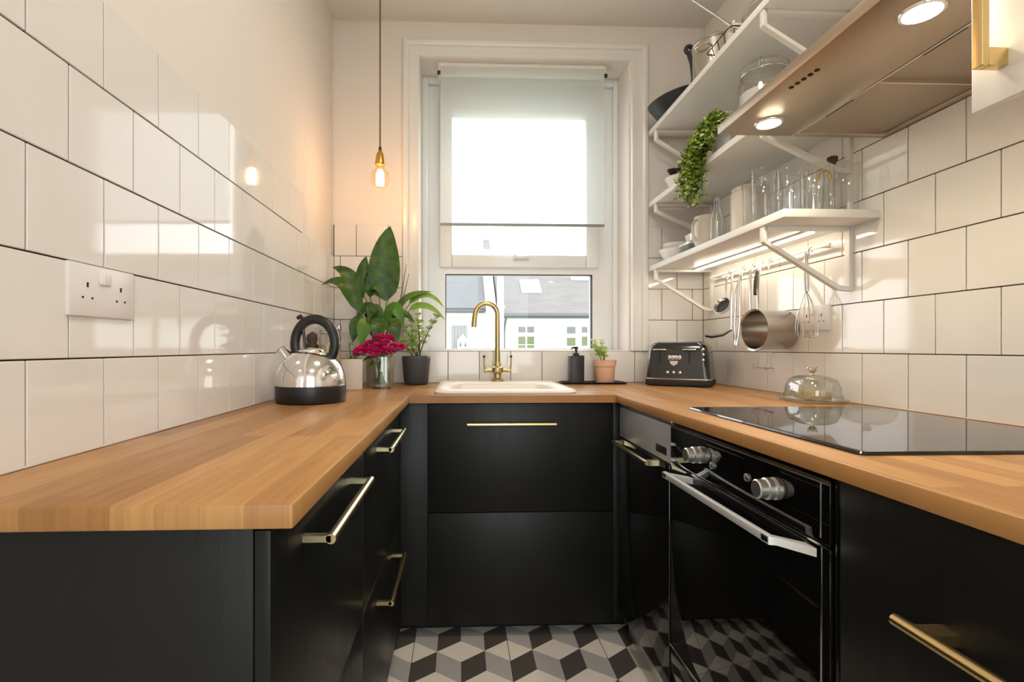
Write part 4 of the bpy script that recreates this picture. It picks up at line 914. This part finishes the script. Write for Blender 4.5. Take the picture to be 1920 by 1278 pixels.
bm = NB(); lathe(bm, [(.075, 0), (.082, .006), (.083, .20), (.070, .225), (.070, .235), (.066, .235), (.066, .223), (.079, .198), (.078, .009), (.003, .008)], seg=44); obj('glass_body', bm, 'clear_glass', cj, ang=50)
bm = NB(); lathe(bm, [(.0775, .010), (.0775, .165), (.003, .17)], seg=40); obj('contents', bm, 'flour', cj, ang=50)
bm = NB(); lathe(bm, [(.072, .2365), (.076, .240), (.076, .252), (.060, .266), (.004, .27)], seg=44); obj('lid', bm, 'clear_glass', cj, ang=50)
bm = NB(); tube(bm, [(.0735*math.cos(a*PI/16), .0735*math.sin(a*PI/16), .230) for a in range(32)], .0022, 6, closed=True); tube(bm, [(-.05, -.054, .23), (-.058, -.064, .245), (-.05, -.056, .262), (-.03, -.03, .272)], .0022, 6); obj('wire_clip', bm, 'chrome', cj)
simple('bowl', 'shallow white bowl at the far end of the middle shelf', 'bowl', bowl_prof(.080, .06), (1.640, -.215, SH2+.0005), 'ceramic_white')
t = thing('hand_blender', 'black and grey hand blender lying in the white bowl', 'blender', (1.63, -.21, SH2+.062))
mt = Matrix.Translation((1.632, -.215, SH2+.082)) @ Matrix.Rotation(math.radians(25), 4, 'Z') @ Matrix.Rotation(math.radians(-8), 4, 'Y')
bm = NB(); tube(bm, [mt @ Vector(p) for p in ((.07, 0, 0), (.02, 0, .0), (-.03, 0, .004))], [.022, .024, .020], 16); obj('motor_body', bm, 'pot_grey', t, world=True)
bm = NB(); tube(bm, [mt @ Vector(p) for p in ((-.031, 0, .004), (-.06, 0, .006), (-.085, 0, .012))], [.019, .017, .006], 14); obj('grip', bm, 'black_plastic', t, world=True)
bm = NB(); box(bm, 1.62, 1.67, -.235, -.195, SH2+.108, SH2+.135, .008); obj('control_head', bm, 'gutter_grey', t, world=True)
# ---- top shelf
fp = thing('frying_pan', 'black frying pan with upright handle at the far end of the top shelf', 'pan', (1.655, -.175, SH3+.0005))
mt = Matrix.Translation((1.640, -.165, SH3+.030)) @ Matrix.Rotation(math.radians(-14), 4, 'Y')
bm = NB(); lathe(bm, [(.085, -.008), (.092, -.006), (.124, .060), (.126, .066), (.122, .066), (.090, 0), (.003, -.002)], seg=48, mtx=mt); obj('pan_body', bm, 'cast_iron', fp, world=True, ang=40)
bm = NB(); tube(bm, [mt @ Vector(p) for p in ((.02, -.116, .046), (.030, -.135, .085), (.032, -.145, .145), (.030, -.15, .190))], [.014, .018, .017, .022], 14, flat=.5)
hp = mt @ Vector((.0295, -.1505, .197))
pts = [(hp.x+.015*math.cos(a*PI/8), hp.y, hp.z+.005+.015*math.sin(a*PI/8)) for a in range(16)]; tube(bm, pts, .0095, 10, closed=True); obj('handle', bm, 'cast_iron', fp, world=True, ang=60)
sp2 = thing('stock_pot', 'brushed steel pot next to the frying pan on the top shelf', 'pot', (1.668, -.447, SH3+.0005), math.radians(35))
bm = NB(); lathe(bm, [(.080, 0), (.085, .004), (.087, .165), (.090, .168), (.090, .171), (.083, .169), (.082, .008), (.003, .006)], seg=44); obj('pot_body', bm, 'pan_steel', sp2, ang=40)
bm = NB(); lathe(bm, [(.089, .1715), (.087, .178), (.048, .193), (.012, .198), (.010, .208), (.018, .218), (.016, .224), (.003, .226)], seg=44); obj('lid', bm, 'steel', sp2, ang=40)
for s in (-1, 1):
    bm = NB(); tube(bm, [(s*.082, -.028, .13), (s*.108, -.024, .135), (s*.112, 0, .136), (s*.108, .024, .135), (s*.082, .028, .13)], .005, 8); obj('handle', bm, 'steel', sp2, ang=60)
wb = thing('wire_basket', 'dark wire basket of tins in the middle of the top shelf', 'basket', (1.65, -.625, SH3+.0005))
bm = NB()
for z, q in ((.004, .05), (.04, .058), (.08, .066)):
    pts = [(x, y, z) for x, y in rrect(-q, q, -q*1.35, q*1.35, .015, 3)]; tube(bm, pts, .0024, 6, closed=True)
for k_ in range(14):
    a = 2*PI*k_/14; 
    def sqp(q, a): 
        ca, sa = math.cos(a), math.sin(a); f = (abs(ca)**4+abs(sa)**4)**(-.25); return q*f*ca, q*1.35*f*sa
    x0, y0 = sqp(.05, a); x1_, y1_ = sqp(.066, a); tube(bm, [(x0, y0, .004), (x1_, y1_, .08)], .0018, 5)
obj('wires', bm, 'stem_brown', wb)
for i, (x, y, r, h) in enumerate(((-.02, -.035, .03, .11), (.012, .04, .028, .10))):
    tt = thing('tin', ('lidded steel tin in the wire basket, nearer the hood' if y < 0 else 'lidded steel tin in the wire basket, nearer the stock pot'), 'tin', (1.65+x, -.625+y, SH3+.007), group='tins in the wire basket')
    bm = NB(); lathe(bm, [(r, 0), (r, h), (r*.96, h+.002)], seg=28); obj('tin_body', bm, 'ceramic_white', tt, ang=40)
    bm = NB(); lathe(bm, [(r*1.04, h-.008), (r*1.04, h+.003), (r*.9, h+.006), (.004, h+.007)], seg=28); obj('lid', bm, 'steel', tt, ang=40)
st = thing('saute_pan', 'steel saute pan with flat handle raised on the top shelf', 'pan', (1.69, -.83, SH3+.0005))
bm = NB(); lathe(bm, [(.10, 0), (.106, .005), (.112, .06), (.116, .062), (.108, .062), (.103, .008), (.003, .006)], (1.69, -.83, SH3+.0005), 44); obj('pan_body', bm, 'steel', st, world=True, ang=40)
bm = NB(); tube(bm, [(1.63, -.735, SH3+.05), (1.60, -.70, SH3+.085), (1.545, -.665, SH3+.155), (1.49, -.63, SH3+.225)], [.010, .012, .013, .014], 10, flat=.35); obj('handle', bm, 'pan_steel', st, world=True, ang=60)
bm = NB(); lathe(bm, [(.114, .0625), (.112, .070), (.07, .088), (.004, .094)], (1.69, -.83, SH3+.0005), 44); obj('lid', bm, 'steel', st, world=True, ang=40)

# ================================================================== EXTRACTOR HOOD
HZ = 1.662; HF, HB, HYa, HYb = 1.349, ROOM_X-.002, -1.650, -1.068
hd = thing('extractor_hood', 'slim brushed steel extractor hood with two lit spots over the hob', 'extractor hood', (1.6, -1.36, HZ))
FS = 1.566                                        # where front strip ends and filters begin
bm = NB(); box(bm, HF, FS, HYa, HYb, HZ, HZ+.028, .004); fs_ = obj('front_panel', bm, 'steel_brushed', hd, world=True)
bm = NB()
for a in ((FS+.001, HB, HYa, HYa+.012), (FS+.001, HB, HYb-.022, HYb), (HB-.02, HB, HYa+.012, HYb-.022)): box(bm, *a, HZ, HZ+.028, .001)
obj('rim', bm, 'steel_brushed', hd, world=True)
for a in ((FS-.001, FS+.003, HYa+.004, HYb-.02), (FS+.004, HB-.02, HYb-.026, HYb-.022), (FS+.004, HB-.02, (HYa+HYb)/2-.002, (HYa+HYb)/2+.002)):
    bm = NB(); box(bm, *a, HZ-.0015, HZ+.01); obj('trim_line', bm, 'alu_satin', hd, world=True)
ym = (HYa+HYb)/2
for a, b in ((HYa+.013, ym-.0015), (ym+.0015, HYb-.023)):
    bm = NB(); box(bm, FS+.002, HB-.021, a, b, HZ+.006, HZ+.014, .001); fl_ = obj('filter', bm, 'hood_beige', hd, world=True)
    bm = NB(); box(bm, FS+.010, FS+.018, (a+b)/2-.045, (a+b)/2+.045, HZ+.0048, HZ+.0065); obj('catch', bm, 'dark_grille', fl_)
bm = NB(); box(bm, HF+.20, HB, HYa+.01, HYb-.01, HZ+.03, HZ+.15, .006); obj('casing', bm, 'steel_brushed', hd, world=True)
for i in range(5):
    bm = NB(); lathe(bm, [(.0055, 0), (.0055, .002), (.004, .003)], seg=14, mtx=Matrix.Translation((1.386+i*.002, -1.330-i*.018, HZ+.0003)) @ Matrix.Rotation(PI, 4, 'X')); obj('button', bm, 'black_plastic', fs_)
for y in (-1.150, -1.592):
    x = 1.447
    bm = NB(); lathe(bm, [(.030, .0035), (.034, .003), (.036, 0), (.036, -.002)], seg=32, mtx=Matrix.Translation((x, y, HZ-.0003)) @ Matrix.Rotation(PI, 4, 'X')); sr = obj('spot_ring', bm, 'chrome', fs_)
    bm = NB(); lathe(bm, [(.0285, .0036), (.0285, .0045), (.020, .0055)], seg=28, mtx=Matrix.Translation((x, y, HZ-.0003)) @ Matrix.Rotation(PI, 4, 'X')); obj('spot_lens', bm, 'spot_lens', sr)
    l = bpy.data.lights.new('hood_spot_light', 'SPOT'); l.energy = SPOT_W; l.color = (1, .84, .6); l.spot_size = math.radians(140); l.spot_blend = .7; l.shadow_soft_size = .025
    o = bpy.data.objects.new('hood_spot_light', l); COL.objects.link(o); o.location = (x, y, HZ-.012)

# ================================================================== WALL CABINET
wc = thing('wall_cabinet', 'white wall cabinet with long brass handle beside the hood', 'cabinet', (1.65, -2.0, 1.448))
bm = NB(); box(bm, 1.49, ROOM_X-.001, -2.25, -1.657, 1.45, 2.35, .001); obj('carcass', bm, 'white_shelf', wc, world=True)
bm = NB(); box(bm, 1.470, 1.488, -2.25, -1.656, 1.448, 2.35, .0015); dw = obj('door', bm, 'white_gloss', wc, world=True)
bm = NB(); box(bm, 1.428, 1.440, -1.712, -1.696, 1.498, 2.10, .001); box(bm, 1.440, 1.4698, -1.712, -1.696, 1.498, 1.526, .001); box(bm, 1.440, 1.4698, -1.712, -1.696, 2.07, 2.10, .001); obj('handle', bm, 'brass', dw)

# ================================================================== ADDED CEILING LAMPS (unseen, brighten the floor and black fronts)
for lx, ly_, lab in ((.90, -1.45, 'added round fill lamp on the ceiling, out of view over the middle of the kitchen'), (.90, -2.95, 'added round fill lamp on the ceiling, unseen behind the viewer')):
    cl = thing('ceiling_fill_lamp', lab, 'lamp', (lx, ly_, CEIL-.08), group='added ceiling fill lamps')
    bm = NB(); lathe(bm, [(.19, -.03), (.195, -.02), (.195, -.0005)], (lx, ly_, CEIL), 40); obj('fill_lamp_base', bm, 'white_gloss', cl, world=True)
    bm = NB(); lathe(bm, [(.002, -.085), (.10, -.078), (.165, -.055), (.185, -.031)], (lx, ly_, CEIL), 40); obj('diffuser', bm, 'fill_lamp_warm', cl, world=True, ang=60)
